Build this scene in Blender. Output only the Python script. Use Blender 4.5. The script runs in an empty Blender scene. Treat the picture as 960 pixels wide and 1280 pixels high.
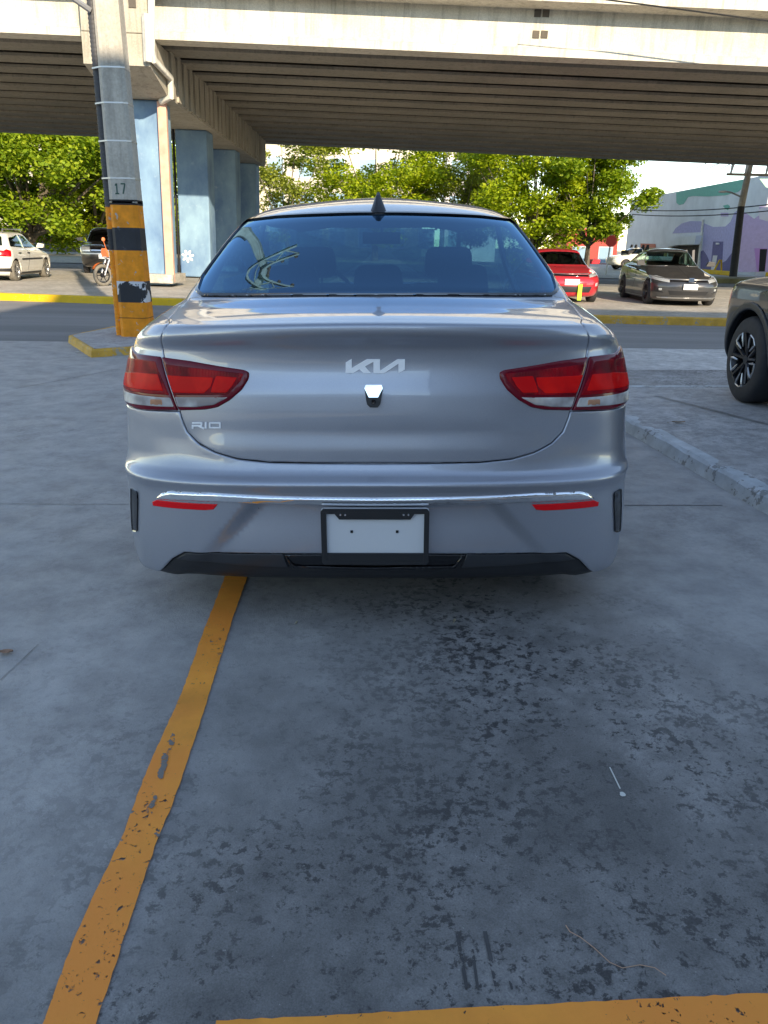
import bpy, bmesh, math, random
import numpy as np
from mathutils import Vector, Matrix, Euler
from mathutils.geometry import delaunay_2d_cdt
from mathutils.bvhtree import BVHTree
R = math.radians
scene = bpy.context.scene
COL = scene.collection
random.seed(7)
rng = np.random.default_rng(11)

# ------------------------------------------------------------------ camera
FPX, CAMH, YH, ROLL = 961.0, 1.32, 306.0, 0.02
PITCH = math.atan((640 - YH) / FPX)
FW = np.array([0, math.cos(PITCH), -math.sin(PITCH)])
RT = np.array([1.0, 0, 0]); UP = np.array([0, math.sin(PITCH), math.cos(PITCH)])
R2 = math.cos(ROLL) * RT + math.sin(ROLL) * UP
U2 = -math.sin(ROLL) * RT + math.cos(ROLL) * UP
EYE = np.array([0, 0, CAMH])
cam_data = bpy.data.cameras.new('camera')
cam = bpy.data.objects.new('camera', cam_data); COL.objects.link(cam)
cam_data.sensor_fit = 'HORIZONTAL'; cam_data.sensor_width = 36.0
cam_data.lens = 36.0 * FPX / 960.0
cam_data.clip_start = 0.05; cam_data.clip_end = 3000
cam.matrix_world = Matrix(((R2[0], U2[0], -FW[0], 0), (R2[1], U2[1], -FW[1], 0), (R2[2], U2[2], -FW[2], CAMH), (0, 0, 0, 1)))
scene.camera = cam

# ------------------------------------------------------------------ sky, sun, exposure
SUN_EL, SUN_AZ = R(21.5), R(23.0)       # the sun stands behind the camera, a little to its right
world = bpy.data.worlds.new('World'); scene.world = world; world.use_nodes = True
wn = world.node_tree; wn.nodes.clear()
sky = wn.nodes.new('ShaderNodeTexSky'); sky.sky_type = 'NISHITA'; sky.sun_disc = False
sky.sun_elevation = SUN_EL; sky.sun_rotation = math.pi - SUN_AZ
sky.air_density = 0.8; sky.dust_density = 0.0; sky.ozone_density = 2.0; sky.altitude = 0
bgn = wn.nodes.new('ShaderNodeBackground'); bgn.inputs[1].default_value = 0.15
wo = wn.nodes.new('ShaderNodeOutputWorld')
wn.links.new(sky.outputs[0], bgn.inputs[0]); wn.links.new(bgn.outputs[0], wo.inputs[0])
sd = bpy.data.lights.new('sun', 'SUN'); sd.energy = 2.8; sd.angle = R(0.6); sd.color = (1.0, 0.95, 0.87)
so = bpy.data.objects.new('sun', sd); COL.objects.link(so)
sdir = Vector((-math.sin(SUN_AZ) * math.cos(SUN_EL), math.cos(SUN_AZ) * math.cos(SUN_EL), -math.sin(SUN_EL)))
so.rotation_euler = sdir.to_track_quat('-Z', 'Y').to_euler()
so.location = (10, -20, 30)
scene.render.engine = 'CYCLES'
vs = scene.view_settings
vs.view_transform = 'Standard'; vs.look = 'None'; vs.gamma = 1.0; vs.exposure = 1.6; vs.use_curve_mapping = False
try: vs.use_white_balance = True; vs.white_balance_temperature = 8600; vs.white_balance_tint = 10
except Exception: pass
try: scene.cycles.max_bounces = 8; scene.cycles.transparent_max_bounces = 12
except Exception: pass

# ------------------------------------------------------------------ measuring helpers
def smooth(a, b, x):
    t = min(1.0, max(0.0, (x - a) / (b - a))); return t * t * (3 - 2 * t)
def G(x, y):
    "height of the ground: the near lot falls gently to the left, the land beyond the road to the right, and away far off"
    return 0.02 * max(-5.5, min(5.5, x)) * (1 - smooth(8, 13, y)) - 0.008 * max(-12, min(12, x)) * smooth(13, 18, y) - 1.1 * smooth(80, 105, y) * smooth(5, 20, x)
def ray(px, py):
    d = FW * FPX + R2 * (px - 480) - U2 * (py - 640)
    return d / np.linalg.norm(d)
def gp(px, py, off=0.0):
    "ground point seen at photo pixel"
    d = ray(px, py); z = off
    for _ in range(12):
        t = (z - CAMH) / d[2]; p = EYE + d * t; z = G(p[0], p[1]) + off
    return (float(p[0]), float(p[1]))
def ay(px, py, y):
    d = ray(px, py); p = EYE + d * (y / d[1]); return (float(p[0]), float(p[1]), float(p[2]))

# ------------------------------------------------------------------ object helpers
def link(o, parent=None):
    COL.objects.link(o)
    if parent is not None: o.parent = parent
    return o
def tag(o, label=None, cat=None, group=None, kind=None):
    if label: o['label'] = label
    if cat: o['category'] = cat
    if group: o['group'] = group
    if kind: o['kind'] = kind
    return o
def empty(name, loc=(0, 0, 0), rz=0.0, label=None, cat=None, group=None):
    o = bpy.data.objects.new(name, None); o.location = loc; o.rotation_euler = (0, 0, rz)
    o.empty_display_size = 0.2
    link(o); return tag(o, label, cat, group)
class MB:
    def __init__(s): s.v = []; s.f = []; s.m = []
    def add(s, vs, fs, mi=0):
        b = len(s.v); s.v += [tuple(map(float, p)) for p in vs]
        s.f += [tuple(b + i for i in f) for f in fs]; s.m += [mi] * len(fs); return s
    def box(s, c, d, rz=0.0, mi=0, rx=0.0, ry=0.0):
        E_ = Euler((rx, ry, rz)).to_matrix(); c = Vector(c)
        q = [c + E_ @ Vector((x * d[0] / 2, y * d[1] / 2, z * d[2] / 2)) for z in (-1, 1) for y in (-1, 1) for x in (-1, 1)]
        return s.add(q, [(0, 2, 3, 1), (4, 5, 7, 6), (0, 1, 5, 4), (2, 6, 7, 3), (0, 4, 6, 2), (1, 3, 7, 5)], mi)
    def tube(s, path, r, n=10, mi=0, cap=True):
        path = [Vector(p) for p in path]; rr = r if isinstance(r, (list, tuple)) else [r] * len(path)
        vs_, fs_ = [], []
        prev = None
        for i, p in enumerate(path):
            t = (path[min(i + 1, len(path) - 1)] - path[max(i - 1, 0)]).normalized()
            a = prev if prev is not None else (Vector((0, 0, 1)) if abs(t.z) < 0.9 else Vector((1, 0, 0)))
            x = (a - t * a.dot(t)).normalized(); prev = x; y = t.cross(x)
            vs_ += [p + (x * math.cos(2 * math.pi * k / n) + y * math.sin(2 * math.pi * k / n)) * rr[i] for k in range(n)]
        for i in range(len(path) - 1):
            for k in range(n):
                fs_.append((i * n + k, i * n + (k + 1) % n, (i + 1) * n + (k + 1) % n, (i + 1) * n + k))
        if cap: fs_ += [tuple(range(n))[::-1], tuple((len(path) - 1) * n + k for k in range(n))]
        return s.add(vs_, fs_, mi)
    def prism(s, poly, z0, z1, mi=0):
        n = len(poly); zz0 = z0 if callable(z0) else (lambda x, y: z0); zz1 = z1 if callable(z1) else (lambda x, y: z1)
        vs_ = [(x, y, zz0(x, y)) for x, y in poly] + [(x, y, zz1(x, y)) for x, y in poly]
        return s.add(vs_, [tuple(range(n))[::-1], tuple(range(n, 2 * n))] + [(i, (i + 1) % n, n + (i + 1) % n, n + i) for i in range(n)], mi)
    def extr(s, poly, origin, ax, ay_, depth, mi=0):
        "polygon in plane (ax, ay_) through origin, extruded by vector depth"
        o = Vector(origin); ax = Vector(ax); ay_ = Vector(ay_); dp = Vector(depth); n = len(poly)
        a = [o + ax * p[0] + ay_ * p[1] for p in poly]; b = [p + dp for p in a]
        return s.add(a + b, [tuple(range(n))[::-1], tuple(range(n, 2 * n))] + [(i, (i + 1) % n, n + (i + 1) % n, n + i) for i in range(n)], mi)
    def lathe(s, prof, c, axis='X', n=40, mi=0, close=False):
        "prof: (offset along axis, radius)"
        vs_, fs_ = [], []
        for (a, r) in prof:
            for k in range(n):
                t = 2 * math.pi * k / n; u, w = r * math.cos(t), r * math.sin(t)
                p = {'X': (a, u, w), 'Y': (u, a, w), 'Z': (u, w, a)}[axis]
                vs_.append((p[0] + c[0], p[1] + c[1], p[2] + c[2]))
        m = len(prof)
        for i in range(m - 1 + (1 if close else 0)):
            for k in range(n):
                j = (i + 1) % m
                fs_.append((i * n + k, i * n + (k + 1) % n, j * n + (k + 1) % n, j * n + k))
        return s.add(vs_, fs_, mi)
    def build(s, name, mats, parent=None, smooth_=False, bevel=0.0, ang=None, recalc=True):
        me = bpy.data.meshes.new(name); me.from_pydata(s.v, [], s.f); me.update()
        if not isinstance(mats, (list, tuple)): mats = [mats]
        for m in mats: me.materials.append(m)
        me.polygons.foreach_set('material_index', s.m)
        if recalc:
            bm = bmesh.new(); bm.from_mesh(me); bmesh.ops.recalc_face_normals(bm, faces=bm.faces); bm.to_mesh(me); bm.free()
        if smooth_:
            me.polygons.foreach_set('use_smooth', [True] * len(me.polygons))
            try: me.set_sharp_from_angle(angle=ang if ang else R(40))
            except Exception: pass
        o = bpy.data.objects.new(name, me); link(o, parent)
        if bevel:
            b = o.modifiers.new('bevel', 'BEVEL'); b.width = bevel; b.segments = 2; b.limit_method = 'ANGLE'
        return o
def copy_tree(o, parent=None):
    c = o.copy(); COL.objects.link(c); c.parent = parent
    for ch in [x for x in bpy.data.objects if x.parent == o]: copy_tree(ch, c)
    return c

# ------------------------------------------------------------------ materials
def new_mat(name):
    m = bpy.data.materials.new(name); m.use_nodes = True
    nt = m.node_tree; b = nt.nodes['Principled BSDF']; return m, nt, b
def N(nt, typ, **kw):
    n = nt.nodes.new(typ)
    for k, v in kw.items():
        if k.startswith('i_'):
            k = k[2:]; k = int(k) if k.isdigit() else k.replace('_', ' '); n.inputs[k].default_value = v
        else: setattr(n, k, v)
    return n
def L(nt, a, b): nt.links.new(a, b)
def tex(nt, scale, detail=4, rough=0.55, vec=None, typ='ShaderNodeTexNoise', dist=0.0):
    n = nt.nodes.new(typ); n.inputs['Scale'].default_value = scale
    if typ == 'ShaderNodeTexNoise':
        n.inputs['Detail'].default_value = detail; n.inputs['Roughness'].default_value = rough; n.inputs['Distortion'].default_value = dist
    if vec is not None: L(nt, vec, n.inputs['Vector'])
    return n
def ramp(nt, src, stops, interp='LINEAR'):
    r = nt.nodes.new('ShaderNodeValToRGB'); r.color_ramp.interpolation = interp
    e = r.color_ramp.elements
    while len(e) < len(stops): e.new(0.5)
    for i, (p, c) in enumerate(stops):
        e[i].position = p; c = c if isinstance(c, (tuple, list)) else (c, c, c); e[i].color = tuple(c) + (1,)
    L(nt, src, r.inputs[0]); return r.outputs[0]
def mixc(nt, fac, a, b, typ='MIX'):
    n = nt.nodes.new('ShaderNodeMix'); n.data_type = 'RGBA'; n.blend_type = typ
    for s, i in ((fac, 0), (a, 6), (b, 7)):
        if isinstance(s, (int, float)): n.inputs[i].default_value = s
        elif isinstance(s, (tuple, list)): n.inputs[i].default_value = tuple(s) + (1,)
        else: L(nt, s, n.inputs[i])
    return n.outputs[2]
def mth(nt, op, a, b=None, clamp=False):
    n = nt.nodes.new('ShaderNodeMath'); n.operation = op; n.use_clamp = clamp
    for s, i in ((a, 0), (b, 1)):
        if s is None: continue
        if isinstance(s, (int, float)): n.inputs[i].default_value = s
        else: L(nt, s, n.inputs[i])
    return n.outputs[0]
def bump(nt, b, h, strength=0.3, dist=0.01):
    n = nt.nodes.new('ShaderNodeBump'); n.inputs['Strength'].default_value = strength; n.inputs['Distance'].default_value = dist
    L(nt, h, n.inputs['Height']); L(nt, n.outputs[0], b.inputs['Normal'])
def coords(nt, kind='Object'):
    return nt.nodes.new('ShaderNodeTexCoord').outputs[kind]
def mapping(nt, vec, sc=(1, 1, 1), rot=(0, 0, 0)):
    n = nt.nodes.new('ShaderNodeMapping'); L(nt, vec, n.inputs[0]); n.inputs['Scale'].default_value = sc; n.inputs['Rotation'].default_value = rot
    return n.outputs[0]
def plain(name, col, rough=0.5, metal=0.0, coat=0.0, spec=0.5, var=0.0, vs_=6.0, bmp=0.0, alpha=1.0, coatr=0.03):
    m, nt, b = new_mat(name)
    b.inputs['Base Color'].default_value = tuple(col) + (1,); b.inputs['Roughness'].default_value = rough
    b.inputs['Metallic'].default_value = metal; b.inputs['Coat Weight'].default_value = coat; b.inputs['Coat Roughness'].default_value = coatr
    b.inputs['Specular IOR Level'].default_value = spec
    c = coords(nt); n = tex(nt, vs_, 6, 0.6, c)
    if var:
        k = ramp(nt, n.outputs[0], [(0.3, 1 - var), (0.7, 1 + var * 0.6)])
        L(nt, mixc(nt, 1.0, tuple(col), k, 'MULTIPLY'), b.inputs['Base Color'])
    if bmp: bump(nt, b, n.outputs[0], bmp, 0.02)
    return m
def paint(name, col, metal=0.6, rough=0.32, dust=0.0):
    m, nt, b = new_mat(name)
    b.inputs['Metallic'].default_value = metal; b.inputs['Roughness'].default_value = rough
    b.inputs['Coat Weight'].default_value = 1.0; b.inputs['Coat Roughness'].default_value = 0.015; b.inputs['Coat IOR'].default_value = 1.55
    c = coords(nt); fl = tex(nt, 900, 2, 0.5, c)
    k = ramp(nt, fl.outputs[0], [(0.3, 0.9), (0.7, 1.1)])
    base = mixc(nt, 1.0, tuple(col), k, 'MULTIPLY')
    if dust:
        n = tex(nt, 2.3, 7, 0.65, c); base = mixc(nt, ramp(nt, n.outputs[0], [(0.4, 0.0), (0.8, dust)]), base, (0.35, 0.31, 0.25))
    L(nt, base, b.inputs['Base Color'])
    n2 = tex(nt, 3.0, 5, 0.6, c)
    L(nt, ramp(nt, n2.outputs[0], [(0.3, rough * 0.9), (0.75, rough * 1.2)]), b.inputs['Roughness'])
    L(nt, ramp(nt, n2.outputs[0], [(0.35, 0.01), (0.8, 0.05)]), b.inputs['Coat Roughness'])
    return m
def glass(name, tint, tr=0.5, rough=0.0, glossc=(0.9, 0.95, 1.0), ior=1.5):
    "see-through tinted glass: fresnel mix of a clear tinted sheet and a mirror"
    m, nt, b = new_mat(name); nt.nodes.remove(b)
    out = nt.nodes['Material Output']
    t = N(nt, 'ShaderNodeBsdfTransparent'); t.inputs[0].default_value = tuple(x * tr for x in tint) + (1,)
    g = N(nt, 'ShaderNodeBsdfGlossy'); g.inputs['Roughness'].default_value = rough; g.inputs['Color'].default_value = tuple(glossc) + (1,)
    ge = N(nt, 'ShaderNodeNewGeometry'); dp = N(nt, 'ShaderNodeVectorMath', operation='DOT_PRODUCT'); L(nt, ge.outputs['Incoming'], dp.inputs[0]); L(nt, ge.outputs['Normal'], dp.inputs[1])
    F0 = ((ior - 1) / (ior + 1)) ** 2
    k = mth(nt, 'POWER', mth(nt, 'SUBTRACT', 1.0, mth(nt, 'ABSOLUTE', dp.outputs['Value'])), 5.0)
    fr = mth(nt, 'ADD', mth(nt, 'MULTIPLY', k, 1 - F0), F0)
    mx = N(nt, 'ShaderNodeMixShader'); L(nt, fr, mx.inputs[0]); L(nt, t.outputs[0], mx.inputs[1]); L(nt, g.outputs[0], mx.inputs[2])
    L(nt, mx.outputs[0], out.inputs[0]); return m
M = {}
M['silver'] = paint('silver_paint', (0.36, 0.38, 0.435), 0.60, 0.35)
M['black_plastic'] = plain('black_plastic', (0.018, 0.019, 0.022), 0.45, bmp=0.05, vs_=300)
M['satin_grey'] = plain('satin_grey_trim', (0.030, 0.032, 0.037), 0.30)
M['gloss_black'] = plain('gloss_black', (0.006, 0.006, 0.008), 0.12, coat=0.5)
M['dark'] = plain('dark_cavity', (0.008, 0.008, 0.009), 0.8)
M['chrome'] = plain('chrome', (0.95, 0.95, 0.96), 0.05, metal=1.0)
M['satin'] = plain('satin_badge_metal', (0.95, 0.95, 0.97), 0.35, metal=0.0)
M['tyre'] = plain('tyre_rubber', (0.022, 0.022, 0.025), 0.75, var=0.3, vs_=20, bmp=0.1)
M['tyre_dusty'] = plain('dusty_tyre_rubber', (0.16, 0.145, 0.12), 0.9, var=0.3, vs_=20, bmp=0.1)
M['alloy'] = plain('alloy', (0.5, 0.5, 0.5), 0.3, metal=0.9)
M['dark_alloy'] = plain('dark_alloy', (0.03, 0.03, 0.035), 0.3, metal=0.6)
M['rear_glass'] = glass('tinted_rear_glass', (0.30, 0.75, 1.0), 0.22, ior=2.6, glossc=(0.30, 0.64, 1.0))
M['car_glass'] = glass('car_glass', (0.75, 1.0, 0.92), 0.75, ior=1.5)
M['privacy_glass'] = glass('privacy_glass', (0.5, 0.8, 0.75), 0.2, ior=1.6)
M['interior'] = plain('dark_interior_trim', (0.02, 0.02, 0.022), 0.8)
M['seat'] = plain('dark_seat_fabric', (0.025, 0.026, 0.03), 0.9)
M['lamp_rim'] = plain('crimson_lamp_rim', (0.16, 0.001, 0.012), 0.12, coat=0.2, coatr=0.01, spec=.3)
def ribbed(name, col, col2, scale, rough=0.12, metal=0.0, axis=0):
    m, nt, b = new_mat(name); c = coords(nt)
    w = N(nt, 'ShaderNodeTexWave'); w.wave_type = 'BANDS'; w.bands_direction = 'XYZ'[axis]; w.inputs['Scale'].default_value = scale
    w.inputs['Distortion'].default_value = 0.0; L(nt, c, w.inputs['Vector'])
    n = tex(nt, 9, 3, 0.5, c)
    f = ramp(nt, n.outputs[0], [(0.40, 0.0), (0.58, 1.0)])
    L(nt, mixc(nt, f, col, col2), b.inputs['Base Color'])
    b.inputs['Roughness'].default_value = rough; b.inputs['Metallic'].default_value = metal; b.inputs['Coat Weight'].default_value = 0.09; b.inputs['Coat Roughness'].default_value = 0.01; b.inputs['Specular IOR Level'].default_value = 0.05
    bump(nt, b, w.outputs[0], 0.5, 0.004); return m
M['lamp_red'] = ribbed('red_lamp_lens', (0.46, 0.001, 0.010), (0.17, 0.0005, 0.008), 60, 0.15)
M['lamp_bright'] = ribbed('bright_red_reflector', (1.0, 0.010, 0.008), (0.78, 0.003, 0.006), 120, 0.2)
M['lamp_clear'] = ribbed('clear_ribbed_lens', (0.75, 0.75, 0.76), (0.35, 0.33, 0.34), 110, 0.15, 0.3)
M['lamp_amber'] = ribbed('amber_lens', (0.65, 0.33, 0.2), (0.45, 0.22, 0.14), 110, 0.15, 0.2)
M['reflector'] = plain('red_reflector', (0.85, 0.006, 0.012), 0.18, coat=0.2, spec=.2)
M['headlamp'] = plain('headlamp_lens', (0.55, 0.57, 0.58), 0.1, metal=0.4, coat=1.0)
M['plate_white'] = plain('white_plate', (0.62, 0.64, 0.67), 0.4)
# ------------------------------------------------------------------ car bodies: nested contour surface
def pchip(x, y, q):
    x = np.asarray(x, float); y = np.asarray(y, float); h = np.diff(x); d = np.diff(y) / h
    m = np.zeros_like(y)
    for i in range(1, len(x) - 1):
        if d[i - 1] * d[i] > 0:
            w1 = 2 * h[i] + h[i - 1]; w2 = h[i] + 2 * h[i - 1]; m[i] = (w1 + w2) / (w1 / d[i - 1] + w2 / d[i])
    m[0] = d[0]; m[-1] = d[-1]
    k = np.clip(np.searchsorted(x, q) - 1, 0, len(x) - 2); t = (q - x[k]) / h[k]
    return ((1 + 2 * t) * (1 - t) ** 2 * y[k] + t * (1 - t) ** 2 * h[k] * m[k] + t * t * (3 - 2 * t) * y[k + 1] + t * t * (t - 1) * h[k] * m[k + 1])
def rnd_open(poly, r=0.1): return poly
class Body:
    """levels: (yr, zr, W, Lr, yf, zf, Lf) from the sill up to the roof; each level is a closed plan contour"""
    def __init__(s, levels, nr=3.0, nf=2.8, bowr=0.07, bowf=0.12, drop=lambda v: 0.0, barrel=0.03, sig=0.010, sig2=None, v2=None, NU=420, NV=420, disp=None, zmid=None):
        Lv = np.array(levels, float)
        ds = np.hypot(np.diff(Lv[:, 0]), np.diff(Lv[:, 1])) + 1e-4
        v0 = np.concatenate([[0], np.cumsum(ds)]); s.vl = v0; s.V = v0[-1]
        vf = np.linspace(0, s.V, NV * 3); par = np.stack([pchip(v0, Lv[:, i], vf) for i in range(7)], 1)
        step = vf[1] - vf[0]
        def blur(par, sg_):
            k = int(4 * sg_ / step) + 1; g = np.exp(-0.5 * (np.arange(-k, k + 1) * step / sg_) ** 2); g /= g.sum()
            e0 = par[:1] + (par[0] - par[1]) * np.arange(k, 0, -1)[:, None]; e1 = par[-1:] + (par[-1] - par[-2]) * np.arange(1, k + 1)[:, None]
            pad = np.concatenate([e0, par, e1]); return np.stack([np.convolve(pad[:, i], g, 'valid') for i in range(7)], 1)
        raw = par; par = blur(raw, sig)
        if sig2:
            w = np.clip((vf - v2[0]) / (v2[1] - v2[0]), 0, 1); w = (w * w * (3 - 2 * w))[:, None]
            if len(v2) > 2: w2 = np.clip((v2[3] - vf) / (v2[3] - v2[2]), 0, 1); w = w * (w2 * w2 * (3 - 2 * w2))[:, None]
            par = par * (1 - w) + blur(raw, sig2) * w
        s.vg = np.linspace(0, s.V, NV); par = np.stack([np.interp(s.vg, vf, par[:, i]) for i in range(7)], 1)
        s.a = 1.15; s.b = s.a + 3.0; s.c = s.b + 1.15
        nA = int(NU * 0.42); nB = int(NU * 0.33); nC = NU - nA - nB
        s.ug = np.concatenate([np.linspace(0, s.a, nA, endpoint=False), np.linspace(s.a, s.b, nB, endpoint=False), np.linspace(s.b, s.c, nC)])
        T = np.zeros((NV, NU, 3)); th = np.linspace(0, math.pi / 2, 300)
        for j in range(NV):
            yr, zr, W, Lr, yf, zf, Lf = par[j]; v = s.vg[j]
            def corner(n, Lc, bow):
                c_, s_ = np.cos(th), np.sin(th); e = (np.abs(c_) ** n + np.abs(s_) ** n) ** (-1 / n)
                X = s_ * e; Y = bow * X ** 2 * min(1, W / 0.6) + Lc * (1 - c_ * e); return X * W, Y
            x1, y1 = corner(nr(v) if callable(nr) else nr, Lr, bowr); y1 = yr + y1
            x2, y2 = corner(nf, Lf, bowf); y2 = yf - y2
            if y2[-1] < y1[-1]:
                mid = 0.5 * (y1[-1] + y2[-1]); y1 = yr + (y1 - yr) * (mid - yr) / (y1[-1] - yr); y2 = yf + (y2 - yf) * (mid - yf) / (y2[-1] - yf)
            def rs(x, y, n, end):
                d = np.concatenate([[0], np.cumsum(np.hypot(np.diff(x), np.diff(y)))]); q = np.linspace(0, d[-1], n, endpoint=end); return np.interp(q, d, x), np.interp(q, d, y)
            xa, ya = rs(x1, y1, nA, False)
            xb = np.full(nB, W); yb = np.linspace(y1[-1], y2[-1], nB, endpoint=False)
            xc, yc = rs(x2[::-1], y2[::-1], nC, True)
            x = np.concatenate([xa, xb, xc]); y = np.concatenate([ya, yb, yc])
            ym = 0.5 * (yr + yf); hl = 0.5 * (yf - yr) + 1e-6
            tt = np.clip((y - yr) / (yf - yr + 1e-6), 0, 1); st = tt * tt * (3 - 2 * tt)
            x = x * (1 - barrel * ((y - ym) / hl) ** 4 * min(1, W / 0.6))
            z = zr + (zf - zr) * st - drop(v) * (x / max(W, 0.3)) ** 2 * (1 - tt) ** 2
            if zmid: z = z + zmid(v) * 4 * tt * (1 - tt)
            T[j, :, 0] = x; T[j, :, 1] = y; T[j, :, 2] = z
        s.T = T; s.par = par
        if disp:
            U_, V_ = np.meshgrid(s.ug, s.vg); D = disp(T, U_, V_)
            s.T = T = T + s._normals(T) * D[..., None]
        s.Nn = s._normals(T)
        s._bvh = None
    def _normals(s, T):
        du = np.gradient(T, axis=1); dv = np.gradient(T, axis=0)
        du[:, 0] = (1, 0, 0)                                     # symmetric across the centre line
        n = np.cross(du, dv); ln = np.linalg.norm(n, axis=2, keepdims=True); n = n / np.maximum(ln, 1e-9)
        # top rows may collapse
        bad = ln[..., 0] < 1e-10; n[bad] = (0, 0, 1)
        return n
    def ev(s, u, v):
        u = np.asarray(u, float); v = np.asarray(v, float); sg = np.where(u < 0, -1.0, 1.0); a = np.abs(u); ov = a > s.c; a = np.where(ov, 2 * s.c - a, a); sg = np.where(ov, -sg, sg); a = np.clip(a, 0, s.c)
        fi = np.interp(a, s.ug, np.arange(len(s.ug))); fj = np.clip(v, 0, s.V) / s.V * (len(s.vg) - 1)
        i = np.clip(fi.astype(int), 0, len(s.ug) - 2); j = np.clip(fj.astype(int), 0, len(s.vg) - 2); tu = (fi - i)[..., None]; tv = (fj - j)[..., None]
        def bl(A): return (A[j, i] * (1 - tu) * (1 - tv) + A[j, i + 1] * tu * (1 - tv) + A[j + 1, i] * (1 - tu) * tv + A[j + 1, i + 1] * tu * tv)
        P = bl(s.T).copy(); Nn = bl(s.Nn); Nn = Nn / np.maximum(np.linalg.norm(Nn, axis=-1, keepdims=True), 1e-9)
        P[..., 0] *= sg; Nn = Nn.copy(); Nn[..., 0] *= sg
        return P, Nn
    def bvh(s):
        if s._bvh is None:
            st = 2; J = np.arange(0, len(s.vg), st); I = np.arange(0, len(s.ug), st)
            A = s.T[np.ix_(J, I)]; nj, ni = A.shape[:2]; B = A.copy(); B[..., 0] *= -1
            vs_ = [tuple(p) for p in A.reshape(-1, 3)] + [tuple(p) for p in B.reshape(-1, 3)]
            s.buv = [(s.ug[i], s.vg[j]) for j in J for i in I] + [(-s.ug[i], s.vg[j]) for j in J for i in I]
            fs = []
            for o in (0, nj * ni):
                for j in range(nj - 1):
                    for i in range(ni - 1):
                        q = o + j * ni + i; fs.append((q, q + 1, q + ni)); fs.append((q + 1, q + ni + 1, q + ni))
            s.bf = fs; s.bv = vs_; s._bvh = BVHTree.FromPolygons(vs_, fs)
        return s._bvh
    def hit(s, o, d, dbg=None):
        loc, nn, idx, dist = s.bvh().ray_cast(Vector(o), Vector(d).normalized())
        if loc is None: return None
        a, b, c = [Vector(s.bv[k]) for k in s.bf[idx]]; ua = [s.buv[k] for k in s.bf[idx]]
        n = (b - a).cross(c - a); A = n.length
        wa = (b - loc).cross(c - loc).dot(n) / A / A; wb = (c - loc).cross(a - loc).dot(n) / A / A; wc = 1 - wa - wb
        return (wa * ua[0][0] + wb * ua[1][0] + wc * ua[2][0], wa * ua[0][1] + wb * ua[1][1] + wc * ua[2][1])
    def rear(s, x, z): return s.hit((x, -3, z), (0, 1, 0))
    def front(s, x, z):
        q = s.hit((x, 9, z), (0, -1, 0))
        return None if q is None else ((q[0] + 2 * s.c, q[1]) if q[0] < 0 else q)
    def side(s, y, z, sg=1): return s.hit((sg * 3, y, z), (-sg, 0, 0))
    def poly(s, view, pts, sg=1):
        f = {'rear': s.rear, 'front': s.front}.get(view)
        r = [(s.side(p[0], p[1], sg) if view == 'side' else f(*p)) for p in pts]
        return [q for q in r if q is not None]

def inside(P, poly):
    x, y = P[:, 0], P[:, 1]; r = np.zeros(len(P), bool); n = len(poly); j = n - 1
    for i in range(n):
        xi, yi = poly[i]; xj, yj = poly[j]
        if yi != yj:
            c = ((yi > y) != (yj > y)) & (x < (xj - xi) * (y - yi) / (yj - yi) + xi); r ^= c
        j = i
    return r
def bdist(P, poly):
    d = np.full(len(P), 1e9); n = len(poly)
    for i in range(n):
        a = np.array(poly[i]); b = np.array(poly[(i + 1) % n]); ab = b - a; L2 = ab @ ab
        if L2 < 1e-14: continue
        t = np.clip(((P - a) @ ab) / L2, 0, 1); q = a + t[:, None] * ab; d = np.minimum(d, np.hypot(*(P - q).T))
    return d
def area(poly): return 0.5 * sum(poly[i][0] * poly[(i + 1) % len(poly)][1] - poly[(i + 1) % len(poly)][0] * poly[i][1] for i in range(len(poly)))
def dens(poly, h):
    out = []
    for i in range(len(poly)):
        a, b = poly[i], poly[(i + 1) % len(poly)]; n = max(1, int(math.hypot(b[0] - a[0], b[1] - a[1]) / h))
        out += [(a[0] + (b[0] - a[0]) * k / n, a[1] + (b[1] - a[1]) * k / n) for k in range(n)]
    return out
def rcorner(poly, r, k=4, skip=()):
    "round the corners of a polygon"
    out = []; n = len(poly)
    for i in range(n):
        p = Vector(poly[i]); a = Vector(poly[i - 1]) - p; b = Vector(poly[(i + 1) % n]) - p
        if i in skip or a.length < 1e-9 or b.length < 1e-9 or abs(a.normalized().dot(b.normalized()) + 1) < 0.02: out.append(tuple(p)); continue
        q = min(r, a.length * 0.45, b.length * 0.45); A = p + a.normalized() * q; B = p + b.normalized() * q
        for t in range(k + 1):
            t /= k; out.append(tuple(A * (1 - t) ** 2 + p * 2 * t * (1 - t) + B * t * t))
    return out
def offpoly(poly, d):
    "inset by d (positive = inwards)"
    n = len(poly); sgn = 1 if area(poly) > 0 else -1; out = []
    for i in range(n):
        p = np.array(poly[i]); a = np.array(poly[i - 1]); b = np.array(poly[(i + 1) % n])
        e1 = p - a; e2 = b - p; l1 = np.hypot(*e1); l2 = np.hypot(*e2)
        if l1 < 1e-9 or l2 < 1e-9: continue
        n1 = np.array((-e1[1], e1[0])) / l1; n2 = np.array((-e2[1], e2[0])) / l2; m = n1 + n2; lm = m @ m
        if lm < 0.2: m = n1; lm = 1.0; k = 1
        else: k = 2 / lm
        out.append(tuple(p + sgn * m * k * d))
    return out
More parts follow.
